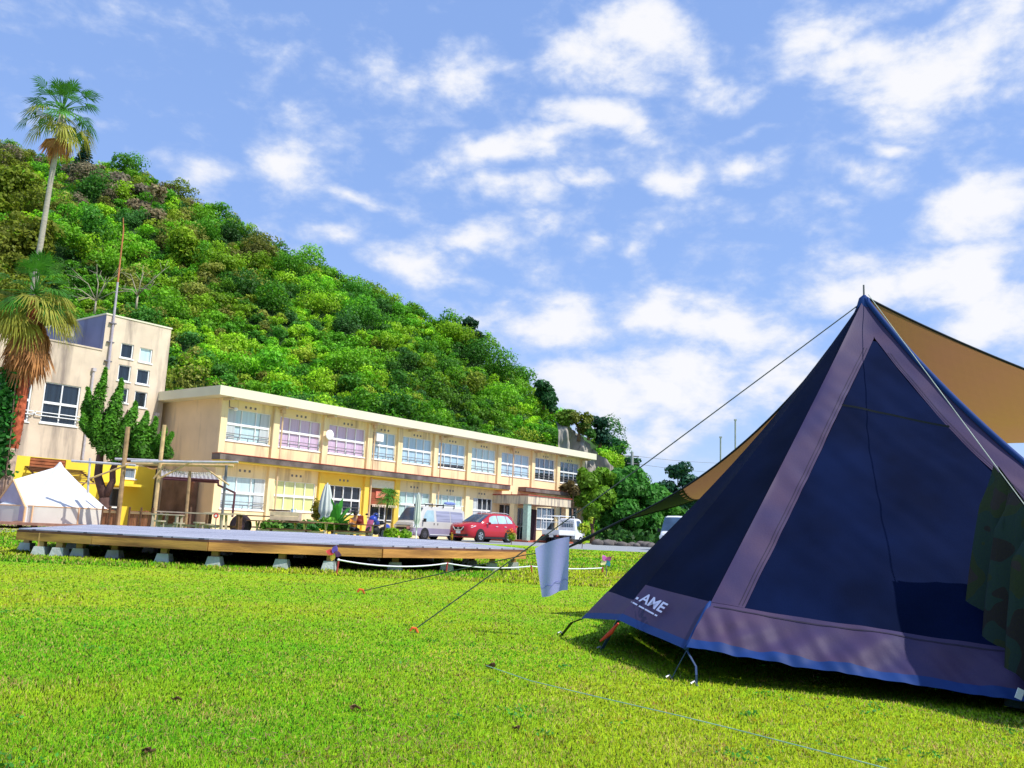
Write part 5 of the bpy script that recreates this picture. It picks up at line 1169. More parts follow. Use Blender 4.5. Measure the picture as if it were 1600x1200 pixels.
# black pop-up tent on the porch step
b = at(838, 842, 62.5); z0 = .13; c_ = FR.p(26.4, 2.5, z0); t = thing('pop_up_tent', c_, 'small black pointed tent standing on the red porch step', 'tent'); mb = MB(); w = .75
q = [FR.p(26.4-w, 3.15, z0), FR.p(26.4+w, 3.15, z0), FR.p(26.4+w, 2.0, z0), FR.p(26.4-w, 2.0, z0)]; ap_ = FR.p(26.6, 2.6, z0+1.35)
for i in range(4): mb.grid(lambda u, v, i=i: ap_.lerp(q[i].lerp(q[(i+1) % 4], u), v) + Vector((0, 0, -.1*math.sin(PI*v))), 6, 8)
mb.build('cover', mat('black_fabric', (.012, .02, .03), .8), t, smooth=True); MB().quad(*[ap_.lerp(q[0].lerp(q[1], u), v) + FN*.02 + Vector((0, 0, -.1*math.sin(PI*v))) for u, v in ((.46, .2), (.54, .2), (.56, .95), (.44, .95))]).build('zip_flap', steel, t)

# ------------------------------------------------------------------ person at the picnic table
skin_c = mat('skin', (.50, .28, .18), .6, .05, 5); hair_c = mat('dark_hair', (.02, .016, .016), .6, .2, 20); orange_c = mat('orange_shirt', (.72, .28, .05), .9, .1, 8); trou_c = mat('dark_trousers', (.05, .06, .10), .9, .1, 8)
def skinned(name, verts, edges, radii, m, parent, root=0, sub=2):
    me = bpy.data.meshes.new(name); me.from_pydata([tuple(Vector(v)) for v in verts], edges, []); me.materials.append(m); o = bpy.data.objects.new(name, me); COL.objects.link(o); o.parent = parent
    md = o.modifiers.new('skin', 'SKIN'); md.use_smooth_shade = True
    for i, r in enumerate(radii): sv = me.skin_vertices[0].data[i]; sv.radius = r if isinstance(r, tuple) else (r, r)
    me.skin_vertices[0].data[root].use_root = True; sb = o.modifiers.new('sub', 'SUBSURF'); sb.levels = sub; sb.render_levels = sub; return o
per = thing('person', on_ground(553, 37.9), 'person in an orange top with dark hair leaning over the picnic table', 'person', rz=.35)
S_ = .44; V_ = [(0, .0, S_+.06), (0, -.04, S_+.28), (0, -.12, S_+.46), (0, -.17, S_+.56), (0, -.22, S_+.66), (0, -.25, S_+.76),                                     # pelvis..head
      (.17, -.12, S_+.48), (.23, -.24, S_+.29), (.15, -.46, S_+.30), (.10, -.54, S_+.30), (-.17, -.12, S_+.48), (-.23, -.24, S_+.29), (-.15, -.46, S_+.30), (-.10, -.54, S_+.30),
      (.10, -.02, S_+.04), (.12, -.42, S_+.05), (.12, -.38, .08), (.12, -.50, .04), (-.10, -.02, S_+.04), (-.12, -.42, S_+.05), (-.12, -.36, .08), (-.12, -.48, .04)]
E_ = [(0,1),(1,2),(2,3),(3,4),(4,5),(2,6),(6,7),(7,8),(8,9),(2,10),(10,11),(11,12),(12,13),(0,14),(14,15),(15,16),(16,17),(0,18),(18,19),(19,20),(20,21)]
RD = [(.14,.11),(.14,.10),(.15,.10),.055,.085,.08,.062,.045,.035,.032,.062,.045,.035,.032,.09,.065,.045,.04,.09,.065,.045,.04]
skinned('body', V_, E_, RD, skin_c, per)
sv = [0,1,2,6,7,10,11]; ix = {v: i for i, v in enumerate(sv)}
skinned('orange_top', [V_[i] for i in sv], [(ix[a], ix[b]) for a, b in E_ if a in ix and b in ix], [(.155,.125),(.155,.115),(.165,.115),.075,.058,.075,.058], orange_c, per)
tv = [0,14,15,16,18,19,20]; ix = {v: i for i, v in enumerate(tv)}
skinned('trousers', [V_[i] for i in tv], [(ix[a], ix[b]) for a, b in E_ if a in ix and b in ix], [(.15,.12),.10,.078,.058,.10,.078,.058], trou_c, per)
mb = MB(); mb.ball((0, -.215, S_+.745), (.105, .115, .125), 14, 10); mb.build('hair', hair_c, per, smooth=True, world=False)
mb = MB(); mb.ball((0, -.325, S_+.70), (.016, .022, .02), 8, 6); mb.build('nose', skin_c, per, smooth=True, world=False)
for s in (-1, 1):
    for k in range(5):
        a = (s*(.10 + (k-2)*.016), -.545, S_+.30); MB().tube([a, (a[0], a[1]-.035-.006*(2-abs(k-2)), a[2]+.004), (a[0], a[1]-.06-.01*(2-abs(k-2)), a[2]-.012)], [.009, .008, .006], 6).build('finger', skin_c, per, world=False)
bench('plank bench the person in orange sits on', 553, 37.9, 1.6, .44, wood_d, .35)
b = at(563, 812, 37.0); b.z = .72; t = thing('red_bag', b, 'dark red brown backpack standing on the picnic table beside the person', 'bag'); mb = MB(); mb.hexa([b + Vector(q) for q in ((-.15, -.1, .004), (.15, -.1, .004), (.15, .1, .004), (-.15, .1, .004), (-.11, -.06, .36), (.11, -.06, .36), (.11, .07, .36), (-.11, .07, .36))])
mb.build('pack', mat('red_bag', (.24, .035, .02), .8, .2, 10), t); mb = MB(); mb.ball(b + Vector((0, -.1, .13)), (.10, .05, .08), 12, 8); mb.build('pocket', mat('dark_red_bag', (.26, .04, .03), .8), t, smooth=True); MB().tube([b + Vector((-.05, 0, .33)), b + Vector((0, 0, .39)), b + Vector((.05, 0, .33))], .012, 6).build('handle', steel, t)

# ------------------------------------------------------------------ vehicles
rubber = mat('rubber', (.018, .018, .02), .85, .2, 20); rim_m = mat('alloy', (.55, .60, .62), .35, .1, 5, metal=.7); rim_d = mat('steel_rim', (.12, .12, .14), .5, .1, 5, metal=.4); cglass = mat('car_glass', (.035, .07, .13), .05, .3, 1.5, spec=.9); cglass_l = mat('car_glass_pale', (.36, .52, .58), .06, .25, 2.0, spec=.9); black_p = mat('black_plastic', (.02, .02, .024), .6, .2, 10); chrome = mat('chrome', (.70, .71, .74), .3, .05, 3, metal=.25); lamp_m = mat('headlamp', (.70, .72, .80), .1, .15, 8, spec=.9); red_l = mat('tail_lamp', (.45, .02, .02), .2); plate_m = mat('number_plate', (.78, .80, .80), .5, .05)
def loft(mb, secs, side='both', upper=False):
    """secs: list of (x, [(halfwidth, z)...]) front to back, mirrored across the centre line"""
    n = len(secs[0][1]); b = len(mb.v)
    for x, pr in secs:
        for w, z in pr: mb.v.append(Vector((x, w, z)))
        for w, z in reversed(pr): mb.v.append(Vector((x, -w, z)))
    m = 2*n
    for i in range(len(secs)-1):
        for k in range(m):
            k2 = (k+1) % m; mb.f.append((b+i*m+k, b+(i+1)*m+k, b+(i+1)*m+k2, b+i*m+k2))
    mb.f.append(tuple(b+k for k in range(m))); mb.f.append(tuple(b+(len(secs)-1)*m+k for k in reversed(range(m))))
def wheel(root, x, y, r, w, rim, spokes=5):
    s = 1 if y > 0 else -1; m = MB(); m.lathe([(r*.62, -w/2), (r*.93, -w/2), (r, -w*.38), (r, w*.38), (r*.93, w/2), (r*.62, w/2)], (x, y, r), 24, 'Y'); ty = m.build('wheel', rubber, root, smooth=True, world=False)
    m = MB(); m.lathe([(0, s*w*.30), (r*.12, s*w*.34), (r*.14, s*w*.2)], (x, y, r), 16, 'Y'); m.lathe([(r*.54, s*w*.44), (r*.66, s*w*.47), (r*.66, s*w*.1), (r*.54, s*w*.1)], (x, y, r), 24, 'Y')
    for k in range(spokes):
        a = 2*PI*k/spokes; d = Vector((math.cos(a), 0, math.sin(a))); o = Vector((x, y + s*w*.36, r)); 
        for q in (-.16, .16):
            d2 = Vector((math.cos(a+q), 0, math.sin(a+q))); m.bar(o + d*r*.08, o + d2*r*.58, r*.11, w*.16)
    m.build('rim', rim, ty, world=False); m = MB(); m.lathe([(0, s*w*.12), (r*.6, s*w*.12)], (x, y, r), 20, 'Y'); m.build('brake_disc', black_p, ty, world=False)
def arch(root, x, w, r, zc, m=black_p):
    for s in (-1, 1): mb = MB(); mb.lathe([(r*.2, s*.004), (r, s*.004), (r, -s*.2)], (x, s*w, zc), 24, 'Y'); mb.build('wheel_arch', m, root, world=False)
ANG = math.atan2(-FU.y, -FU.x)
# red sport utility car
red_p = mat('red_paint', (.42, .008, .018), .3, .06, 1.5, coat=.5, spec=.4)
suv = thing('red_car', (-1.32, 52.6, .004), 'shiny red sport utility car parked in front of the school porch', 'car', 'vehicles parked in front of the school', ANG)
L2 = 2.34
def sx(x): return L2 - x
ST = [(0.0, .58, .45, .80, .88), (.10, .74, .30, .86, .95), (.35, .86, .22, .93, 1.03), (.8, .905, .21, .99, 1.08), (1.25, .91, .21, 1.02, 1.10), (1.9, .91, .21, 1.03, 1.07), (2.6, .91, .21, 1.05, 1.08), (3.4, .91, .21, 1.09, 1.11), (4.0, .905, .22, 1.12, 1.14), (4.4, .88, .28, 1.10, 1.13), (4.6, .80, .36, 1.02, 1.08), (4.68, .70, .5, .95, 1.0)]
mb = MB(); loft(mb, [(sx(x), [(.0, zb), (w*.88, zb), (w*.985, zb+.14), (w, (zb+zt)*.5), (w*.965, zt-.03), (w*.86, zc), (.0, zc+.025)]) for x, w, zb, zt, zc in ST]); mb.build('body', red_p, suv, smooth=True, world=False)
CB = [(1.05, .80, 1.06, .70, 1.075), (1.5, .84, 1.05, .66, 1.34), (2.0, .86, 1.05, .63, 1.60), (2.35, .87, 1.06, .62, 1.67), (3.1, .87, 1.08, .61, 1.70), (3.8, .86, 1.11, .60, 1.67), (4.25, .83, 1.12, .60, 1.58), (4.5, .78, 1.10, .62, 1.30), (4.62, .72, 1.05, .62, 1.10)]
mb = MB(); loft(mb, [(sx(x), [(.0, zb-.1), (w, zb-.1), (w, zb), (w-(w-wr)*.93, zr-.045), (wr-.07, zr), (0, zr+.02)]) for x, w, zb, wr, zr in CB]); mb.build('cabin', red_p, suv, smooth=True, world=False)
def cabpt(CBs, x, f, s, off=.006):                     # point on the sloping cabin side
    xs = [c[0] for c in CBs]; w, zb, wr, zr = (float(np.interp(x, xs, [c[i] for c in CBs])) for i in (1, 2, 3, 4)); w2 = w-(w-wr)*.93; z2 = zr-.045; return Vector((sx(x), s*(w + (w2-w)*f + off), zb + (z2-zb)*f))
def side_glass(root, CBs, spans, m, lo=.06, hi=.88):
    for s in (-1, 1):
        mb = MB()
        for a, b, hb in spans:
            n = 8
            for k in range(n):
                xa, xb = a+(b-a)*k/n, a+(b-a)*(k+1)/n; fa, fb = (hi*min(1, hb(xa)), hi*min(1, hb(xb)))
                mb.quad(cabpt(CBs, xa, lo, s), cabpt(CBs, xb, lo, s), cabpt(CBs, xb, fb, s), cabpt(CBs, xa, fa, s))
        mb.build('side_window', m, root, world=False)
side_glass(suv, CB, [(1.55, 2.62, lambda x: .72+.28*min(1, (x-1.55)/.6)), (2.68, 3.5, lambda x: 1), (3.56, 4.1, lambda x: 1-.55*max(0, (x-3.75)/.35))], cglass_l)
mb = MB(); mb.grid(lambda u, v: (sx(1.14+.92*v), (u-.5)*2*(.70-.09*v), np.interp(1.14+.92*v, [c[0] for c in CB], [c[4] for c in CB]) + .022*(1-abs(u-.5)*2)**.5 + .006), 8, 8); mb.build('windscreen', cglass, suv, smooth=True, world=False)
mb = MB(); mb.grid(lambda u, v: (sx(4.28+.24*v)-.01, (u-.5)*1.1, np.interp(4.28+.24*v, [c[0] for c in CB], [c[4] for c in CB])+.012), 4, 4); mb.build('rear_window', cglass, suv, world=False)
for s in (-1, 1):
    MB().tube([(sx(2.2), s*.60, 1.71), (sx(2.5), s*.60, 1.75), (sx(3.7), s*.58, 1.74), (sx(4.0), s*.57, 1.68)], .02, 6).build('roof_rail', chrome, suv, world=False)
    m = MB(); m.ball((sx(1.62), s*1.0, 1.10), (.10, .11, .075), 10, 8); m.build('door_mirror', mat('dark_red', (.20, .01, .02), .3), suv, smooth=True, world=False)
    m = MB(); m.hexa([Vector(p) for p in ((sx(.22), s*.80, .80), (sx(.10), s*.52, .80), (sx(.12), s*.52, .83), (sx(.24), s*.80, .83), (sx(.50), s*.90, .90), (sx(.10), s*.55, .90), (sx(.12), s*.55, .92), (sx(.52), s*.89, .93))]); m.build('headlight', lamp_m, suv, world=False)
    m = MB(); m.box((sx(4.5), s*.80, .98), (.22, .12, .12)); m.build('tail_light', red_l, suv, world=False)
    m = MB(); m.lathe([(0, 0), (.055, .0)], (0, 0, 0), 10, 'X'); m = MB(); m.box((sx(.20), s*.66, .42), (.06, .16, .07)); m.build('fog_light', lamp_m, suv, world=False)
    for xx in (2.45, 3.3): m = MB(); m.box((sx(xx), s*.915, .93), (.2, .02, .035)); m.build('door_handle', chrome, suv, world=False)
    m = MB(); m.box((sx(2.3), s*.90, .26), (1.9, .05, .12)); m.build('sill_trim', black_p, suv, world=False)
m = MB(); m.box((sx(.045), 0, .72), (.10, .80, .20)); m.build('grille', black_p, suv, world=False)
m = MB(); m.bar((sx(-.012), -.40, .84), (sx(-.012), -.24, .66), .05, .05); m.bar((sx(-.012), -.24, .655), (sx(-.012), .24, .655), .05, .05); m.bar((sx(-.012), .24, .66), (sx(-.012), .40, .84), .05, .05); m.build('grille_trim', chrome, suv, world=False)
m = MB(); m.lathe([(.045, -.01), (.06, -.01), (.06, .012), (.045, .012)], (sx(-.012), 0, .76), 16, 'X'); m.box((sx(-.014), 0, .76), (.02, .15, .022)); m.build('round_badge', chrome, suv, world=False)
m = MB(); m.box((sx(-.01), 0, .53), (.02, .33, .165)); m.build('number_plate', plate_m, suv, world=False)
m = MB(); m.box((sx(.10), 0, .36), (.2, 1.35, .10)); m.build('lower_bumper', black_p, suv, world=False)
for x in (.95, 3.65): arch(suv, sx(x), .908, .40, .37); 
for x in (.95, 3.65):
    for s in (-1, 1): wheel(suv, sx(x), s*.83, .36, .22, rim_m)
# vans
def make_van(label, loc, ang, up_m, low_m, gl_, rack, group):
    v = thing('van', loc, label, 'van', group, ang); global L2; L2 = 2.35
    ST = [(0.0, .70, .42, .74, .80), (.06, .78, .30, .84, .90), (.3, .83, .22, .92, .98), (.8, .845, .20, .98, 1.0), (2.5, .845, .20, .98, 1.0), (4.3, .845, .22, .98, 1.0), (4.62, .83, .30, .97, 1.0), (4.7, .80, .40, .95, .98)]
    mid = .66
    mb = MB(); loft(mb, [(sx(x), [(0, zb), (w*.92, zb), (w, zb+.12), (w*1.002, mid), (w*.9, mid), (0, mid)]) for x, w, zb, zt, zc in ST]); mb.build('lower_body', low_m, v, smooth=False, world=False)
    CB = [(.0, .76, .66, .70, .76), (.08, .80, .66, .72, .95), (.22, .83, .67, .74, 1.03), (.58, .845, 1.02, .70, 1.50), (.88, .845, 1.02, .68, 1.84), (1.15, .845, 1.02, .67, 1.93), (3.0, .845, 1.02, .67, 1.96), (4.3, .845, 1.02, .67, 1.93), (4.6, .83, 1.02, .68, 1.80), (4.68, .81, 1.0, .70, 1.45)]
    mb = MB(); loft(mb, [(sx(x), [(0, mid+.002), (w, mid+.002), (w, zb), (w-(w-wr)*.93, zr-.05), (wr-.08, zr), (0, zr+.02)]) for x, w, zb, wr, zr in CB]); mb.build('upper_body', up_m, v, smooth=False, world=False)
    side_glass(v, CB, [(.85, 1.75, lambda x: .55+.45*min(1, (x-.85)/.3))], gl_, .04, .80); side_glass(v, CB, [(1.95, 3.2, lambda x: 1), (3.25, 4.4, lambda x: 1)], mat('van_grey_glass', (.30, .31, .42), .08, .3, 2, spec=.8, stretch=(.3, 1, 6)), .04, .78)
    xs = [c[0] for c in CB]; mb = MB(); mb.grid(lambda u, w: (sx(.25+.62*w), (u-.5)*2*(.74-.05*w), np.interp(.25+.62*w, xs, [c[4] for c in CB]) + .025*(1-abs(u-.5)*2)**.5 + .008), 8, 6); mb.build('windscreen', cglass, v, smooth=True, world=False)
    m = MB(); m.box((sx(-.005), 0, .60), (.03, 1.10, .16)); m.build('grille', black_p, v, world=False)
    m = MB(); m.box((sx(-.015), 0, .80), (.10, 1.2, .02)); m.build('cowl_line', black_p, v, world=False)
    for s in (-1, 1):
        m = MB(); m.box((sx(.03), s*.66, .76), (.08, .24, .15)); m.build('headlight', lamp_m, v, world=False); m = MB(); m.box((sx(4.68), s*.75, .85), (.06, .1, .4)); m.build('tail_light', red_l, v, world=False)
        m = MB(); m.box((sx(.75), s*.98, 1.12), (.10, .16, .2)); m.build('door_mirror', black_p, v, world=False)
        for xx in (1.72, 2.05): m = MB(); m.box((sx(xx), s*.85, .92), (.05, .02, .12)); m.build('door_handle', black_p, v, world=False)
        m = MB(); m.box((sx(2.4), s*.845, .30), (2.0, .03, .03)); m.build('side_trim', alu, v, world=False)
    m = MB(); m.box((sx(-.02), 0, .36), (.14, 1.5, .2)); m.build('bumper', low_m, v, world=False)
    m = MB(); m.box((sx(-.10), 0, .42), (.02, .33, .165)); m.build('number_plate', plate_m, v, world=False)
    if rack:
        m = MB(); m.box((sx(-.03), .42, .66), (.03, .22, .16)); m.build('pink_sticker', mat('pink_panel', (.66, .30, .28), .6), v, world=False)
        for xx in (1.6, 2.6, 3.6): m = MB(); m.bar((sx(xx), -.75, 2.06), (sx(xx), .75, 2.06), .04); m.bar((sx(xx), -.72, 1.90), (sx(xx), -.72, 2.10), .04); m.bar((sx(xx), .72, 1.90), (sx(xx), .72, 2.12), .05); m.build('roof_rack', black_p, v, world=False)
    for x in (.95, 3.5): arch(v, sx(x), .849, .36, .33)
    for x in (.95, 3.5):
        for s in (-1, 1): wheel(v, sx(x), s*.77, .32, .19, rim_d, 6)
    return v
silver = mat('silver_paint', (.56, .55, .52), .3, .04, 2, coat=.5, spec=.5); purple_g = mat('grey_mauve_paint', (.30, .27, .38), .35, .06, 2, coat=.5); white_p = mat('white_paint', (.74, .76, .80), .35, .04, 2, coat=.5)
van = make_van('two tone silver and grey van with roof rack parked left of the red car', (-4.55, 53.0, .004), ANG, silver, purple_g, cglass_l, True, 'vehicles parked in front of the school')
q = van.location
bd = thing('surfboard', Vector((q.x, q.y, 2.1)), 'long pale board with a blue cover lying on the van roof rack', 'board', rz=ANG); m = MB(); m.grid(lambda u, v: (1.0 - 3.6*u, (v-.5)*.5*math.sin(PI*min(.97, max(.06, u)))**.5 + .3, 2.10 - 2.1 + .03*math.sin(PI*v)), 16, 6); m.build('board', alu, bd, world=False); m = MB(); m.ball((-1.3, .3, .12), (.55, .18, .10), 12, 8); m.build('blue_cover', mat('blue_cover', (.16, .22, .50), .7, .2), bd, smooth=True, world=False)
make_van('white van mostly hidden behind the navy tent at the right', on_ground(1066, 50) + Vector((0, 0, .004)), ANG + .25, white_p, white_p, cglass, False, 'vehicles parked in front of the school')
# white light truck
tc_ = on_ground(881, 61.5); trk = thing('light_truck', tc_ + Vector((0, 0, .004)), 'small white open bed truck with a guard frame parked by the trees', 'truck', 'vehicles parked in front of the school', math.atan2(FU.y, FU.x)); L2 = 1.7
CB = [(.0, .66, .45, .60, .70), (.06, .70, .40, .62, .95), (.25, .71, .95, .62, 1.30), (.55, .72, 1.0, .62, 1.70), (.75, .72, 1.0, .62, 1.76), (1.25, .72, 1.0, .62, 1.76), (1.34, .71, 1.0, .62, 1.68)]
mb = MB(); loft(mb, [(sx(x), [(0, .34), (w, .34), (w, zb if zb > .6 else .6), (w-(w-wr)*.93, max(zr, .68)-.05), (wr-.06, max(zr, .68)), (0, max(zr, .68)+.015)]) for x, w, zb, wr, zr in CB]); mb.build('cab', white_p, trk, smooth=False, world=False)
side_glass(trk, CB, [(.42, 1.12, lambda x: .5+.5*min(1, (x-.42)/.25))], cglass, .05, .85)
mb = MB(); mb.grid(lambda u, v: (sx(.27+.27*v)+.012, (u-.5)*1.2, .02+np.interp(.27+.27*v, [c[0] for c in CB], [c[4] for c in CB])), 4, 4); mb.build('windscreen', cglass, trk, world=False)
m = MB(); m.box((sx(1.345), 0, 1.35), (.02, 1.0, .40)); m.build('rear_window', cglass, trk, world=False); m = MB()
for k in range(7): m.box((sx(1.365), -.45+.15*k, 1.35), (.02, .02, .42))
m.build('window_guard', alu, trk, world=False)
m = MB(); m.box((sx(2.37), 0, .62), (1.98, 1.42, .06)); m.build('bed_floor', white_p, trk, world=False)
for s in (-1, 1): m = MB(); m.box((sx(2.37), s*.70, .79), (1.98, .035, .27)); m.build('bed_side', white_p, trk, world=False)
m = MB(); m.box((sx(3.37), 0, .79), (.035, 1.36, .27)); m.build('tailgate', white_p, trk, world=False)
m = MB()
for x in (1.42, 3.33):
    for s in (-1, 1): m.tube([(sx(x), s*.66, .93), (sx(x), s*.66, 1.88)], .022, 6)
    for z in (1.45, 1.88): m.tube([(sx(x), -.66, z), (sx(x), .66, z)], .022, 6)
for s in (-1, 1): m.tube([(sx(1.42), s*.66, 1.88), (sx(3.33), s*.66, 1.88)], .022, 6)
m.build('bed_frame', alu, trk, world=False)
m = MB(); m.box((sx(2.35), 0, .46), (2.0, .8, .18)); m.build('chassis', black_p, trk, world=False)
for s in (-1, 1): m = MB(); m.box((sx(3.40), s*.58, .52), (.04, .18, .09)); m.build('tail_light', red_l, trk, world=False)
m = MB(); m.box((sx(3.41), -.1, .50), (.02, .33, .165)); m.build('number_plate', plate_m, trk, world=False)
for x in (.62, 2.6):
    for s in (-1, 1): wheel(trk, sx(x), s*.66, .27, .15, rim_m, 6)
# motorbike
mp_ = on_ground(588, 41); mo = thing('motorbike', mp_ + Vector((0, 0, .01)), 'blue motorbike with a pink front guard parked facing the stage', 'motorbike', None, R(-108)); blue_p = mat('blue_paint', (.03, .06, .42), .3, .1, 3, coat=.5)
for x in (.66, -.66):
    m = MB(); m.lathe([(.2, -.05), (.29, -.06), (.32, 0), (.29, .06), (.2, .05)], (x, 0, .32), 22, 'Y'); ty = m.build('wheel', rubber, mo, smooth=True, world=False); m = MB(); m.lathe([(.02, -.03), (.2, -.02), (.2, .02), (.02, .03)], (x, 0, .32), 16, 'Y'); m.build('rim', rim_d, ty, world=False)
m = MB()
for s in (-1, 1): m.tube([(.66, s*.09, .32), (.40, s*.09, .95)], .025, 7)
m.build('fork', chrome, mo, world=False)
m = MB(); m.grid(lambda u, v: (.74 - .16*v + .02, (u-.5)*.36*(1-.15*v), .42 + .5*v + .02*math.sin(PI*u)), 6, 8); m.build('front_guard', mat('pink_guard', (.55, .12, .25), .5, .15), mo, world=False)
m = MB(); m.ball((.36, 0, .95), (.22, .22, .2), 12, 8); m.build('fairing', blue_p, mo, smooth=True, world=False)
m = MB(); m.ball((.10, 0, .80), (.34, .17, .16), 12, 8); m.build('fuel_tank', blue_p, mo, smooth=True, world=False); m = MB(); m.ball((-.40, 0, .80), (.42, .15, .08), 12, 8); m.build('seat', black_p, mo, smooth=True, world=False)
m = MB(); m.ball((.0, 0, .45), (.30, .17, .2), 12, 8); m.build('engine', black_p, mo, smooth=True, world=False)
m = MB(); m.tube([(.30, -.38, 1.05), (.40, -.12, 1.04), (.40, .12, 1.04), (.30, .38, 1.05)], .016, 6); m.build('handlebar', black_p, mo, world=False)
for s in (-1, 1): m = MB(); m.ball((.34, s*.36, 1.18), (.03, .08, .05), 8, 6); m.build('mirror', black_p, mo, smooth=True, world=False); m = MB(); m.ball((-.5, s*.30, .62), (.28, .12, .16), 10, 8); m.build('side_bag', blue_p, mo, smooth=True, world=False)
m = MB(); m.tube([(-.1, -.17, .4), (-.8, -.2, .42)], .04, 7); m.build('exhaust', chrome, mo, world=False); m = MB(); m.tube([(0, .12, .35), (-.05, .34, .0)], .014, 5); m.build('side_stand', steel, mo, world=False)
h = Matrix.Rotation(R(-108), 3, 'Z') @ Vector((.12, 0, 1.12)); t = thing('helmet', mp_ + h, 'blue helmet resting on the motorbike tank', 'helmet'); m = MB(); m.ball(mp_ + h + Vector((0, 0, .02)), (.15, .16, .15), 14, 10); m.build('shell', mat('helmet_blue', (.06, .10, .45), .25, coat=.5), t, smooth=True); m = MB(); m.ball(mp_ + h + Vector((.0, -.06, .03)), (.12, .12, .06), 12, 8); m.build('visor', black_p, t, smooth=True)

# ------------------------------------------------------------------ dead leaves and litter on the lawn
dl = mat('dead_leaf', (.17, .095, .05), .9, .5, 30); random.seed(9)
for lab, px, py, s in (('large dark curled leaf on the lawn before the navy tent', 769, 1041, .05), ('small dark leaf near the bottom middle of the lawn', 809, 1138, .028), ('brown clump of dead grass at the lower middle of the lawn', 553, 1107, .04), ('dark leaf at the bottom left of the lawn', 231, 1174, .032), ('brown twig like leaf at the lower left of the lawn', 276, 1093, .03)):
    b = gnd(px, py, .012); m = MB(); a0_ = random.uniform(0, PI)
    for k in range(3):
        a = a0_ + k*1.9; dv = Vector((math.cos(a), math.sin(a)*.8, 0)); sd_ = Vector((-dv.y, dv.x, 0))
        m.grid(lambda u, v: b + dv*s*(u-.3) + sd_*s*.5*(v-.5)*math.sin(PI*min(.98, u*.9+.08)) + Vector((0, 0, .25*s*(abs(v-.5)*2)**2 + .12*s*math.sin(u*5+k))), 8, 4)
    tag(m.build('dead_leaf', dl, smooth=True), lab, 'leaf', 'dead leaves on the lawn')

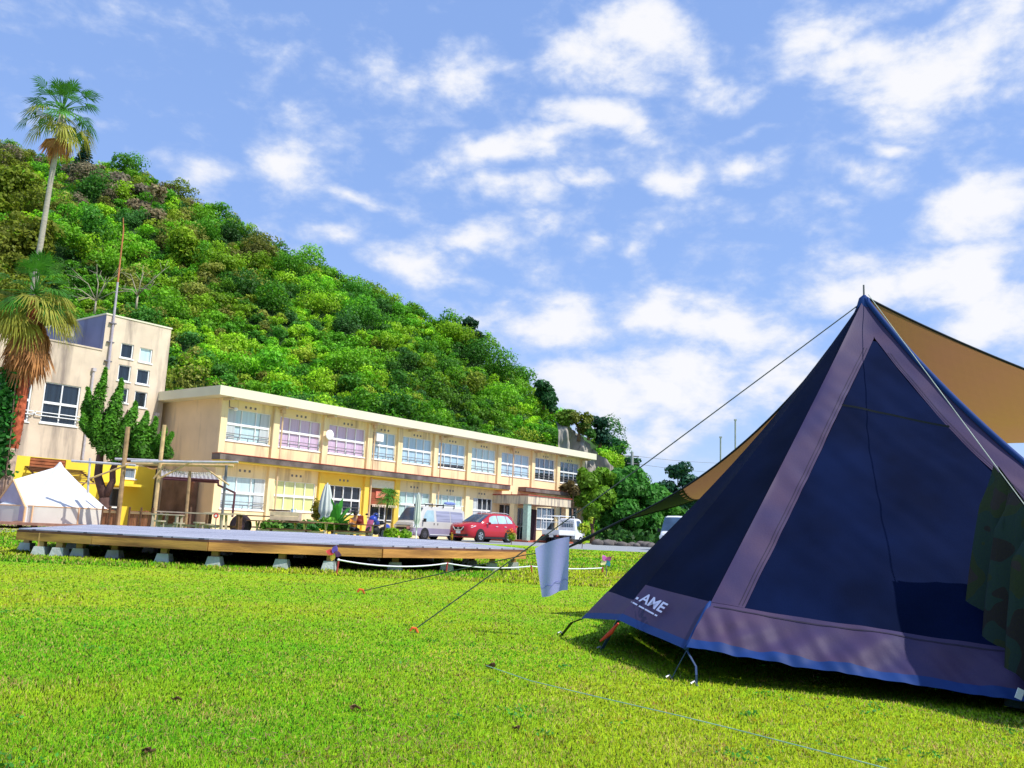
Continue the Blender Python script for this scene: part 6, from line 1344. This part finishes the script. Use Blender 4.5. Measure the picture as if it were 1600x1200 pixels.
# ------------------------------------------------------------------ grass blades
def grass(name, n, y0, y1, hmin, hmax, wk, power=1.0):
    u = rng.uniform(0, 1, n); y = 1/(1/y0 + (1/y1 - 1/y0)*u) if power == 1 else y0 + (y1-y0)*u
    x = rng.uniform(-1, 1, n) * (.66*y + 1.8)
    patchy = np.array([mnoise.noise(Vector((a*.9, b*.9, 0))) for a, b in zip(x, y)]); dry = np.array([mnoise.noise(Vector((a*2.3, b*2.3, 7))) for a, b in zip(x, y)])
    h = rng.uniform(hmin, hmax, n) * (1 + .25*patchy); w = wk * np.maximum(.0016, .0007*y) * rng.uniform(.7, 1.4, n)
    an = rng.uniform(0, 2*PI, n); tl = rng.uniform(.1, 1.1, n); ld = np.stack([np.cos(an), np.sin(an)], 1)
    V = np.zeros((n, 3, 3), np.float32); V[:, 0, 0] = x - ld[:, 1]*w; V[:, 0, 1] = y + ld[:, 0]*w; V[:, 1, 0] = x + ld[:, 1]*w; V[:, 1, 1] = y - ld[:, 0]*w
    V[:, 2, 0] = x + ld[:, 0]*h*tl; V[:, 2, 1] = y + ld[:, 1]*h*tl; V[:, 2, 2] = h
    V[:, :2, 2] = .001
    big = np.array([mnoise.noise(Vector((a*.3, b*.3, 4))) for a, b in zip(x, y)]); t = np.clip(.55 + patchy*.8 + big*1.3 + rng.normal(size=n)*.2, 0, 1)[:, None]; C = np.array(LAWN_C)*.95*(1-t) + np.array(LAWN_B)*t
    r = rng.uniform(0, 1, n); C = np.where((r < .12 + .55*np.clip(dry + .1*big, 0, 1))[:, None], np.array((.66, .54, .16)), C); fine = np.array([mnoise.noise(Vector((a*11, b*11, 2))) for a, b in zip(x, y)]); C = np.where((fine > .42)[:, None], C*np.array((.75, .55, .8)), C); C = C*rng.uniform(.6, 1.3, (n, 1))*(1 + .35*fine)[:, None]
    me = bpy.data.meshes.new(name); me.vertices.add(n*3); me.vertices.foreach_set('co', V.ravel()); me.loops.add(n*3); me.loops.foreach_set('vertex_index', np.arange(n*3, dtype=np.int32)); me.polygons.add(n); me.polygons.foreach_set('loop_start', np.arange(0, n*3, 3, dtype=np.int32)); me.update()
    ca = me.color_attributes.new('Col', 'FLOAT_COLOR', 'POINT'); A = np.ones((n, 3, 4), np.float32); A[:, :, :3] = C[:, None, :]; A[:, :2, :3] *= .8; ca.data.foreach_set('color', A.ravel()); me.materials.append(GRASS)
    o = bpy.data.objects.new(name, me); COL.objects.link(o); tag(o, kind='stuff')
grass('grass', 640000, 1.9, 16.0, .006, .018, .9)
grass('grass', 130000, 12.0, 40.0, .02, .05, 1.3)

# broad leaved weeds in the turf
P, Nn, C = [], [], []
for k in range(90):
    y = 2.4 + 7*random.random()**1.4; x = random.uniform(-.62, .62)*y; n = random.randint(10, 34); r = random.uniform(.02, .07)
    P.append(np.stack([x + rng.normal(0, r, n), y + rng.normal(0, r, n), rng.uniform(.006, .02, n)], 1)); Nn.append(rng.normal(0, .4, (n, 3)) + np.array([0, 0, 1])); C.append(np.array((.07, .30, .03))*rng.uniform(.6, 1.4, (n, 1)))
P = np.concatenate(P); tag(leaf_mesh('lawn_weeds', P, np.concatenate(Nn), rng.uniform(.008, .016, len(P)), np.concatenate(C), aspect=1.3), kind='stuff')
# dry thatch scattered over the worn patches
n = 9000; y = 1/(1/2.2 + (1/14 - 1/2.2)*rng.uniform(0, 1, n)); x = rng.uniform(-.64, .64, n)*y
keep = np.array([mnoise.noise(Vector((a*1.6, b*1.6, 11))) > .12 for a, b in zip(x, y)]); x, y = x[keep], y[keep]; n = len(x)
P = np.stack([x, y, rng.uniform(.004, .02, n)], 1)
tag(leaf_mesh('dry_thatch', P, rng.normal(0, .5, (n, 3)) + np.array([0, 0, 1]), .0035, np.array((.30, .20, .09))*rng.uniform(.4, 1.5, (n, 1)), aspect=9), kind='stuff')

# far wood closing the view at the right
n = 9000; x = rng.uniform(18, 190, n); k = np.array([mnoise.noise(Vector((a*.06, 0, 3))) + .5*mnoise.noise(Vector((a*.2, 1, 3))) for a in x]); z = rng.uniform(0, 1, n)**.8 * (6.5 + 2.6*k)
P = np.stack([x, 175 + rng.normal(0, 4, n), z], 1)
tag(leaf_mesh('distant_wood', P, rng.normal(size=(n, 3)) + np.array([.3, -.8, .4]), rng.uniform(.6, 1.3, n), np.array((.05, .17, .035))*rng.uniform(.4, 1.4, (n, 1)), aspect=1.3), kind='stuff')
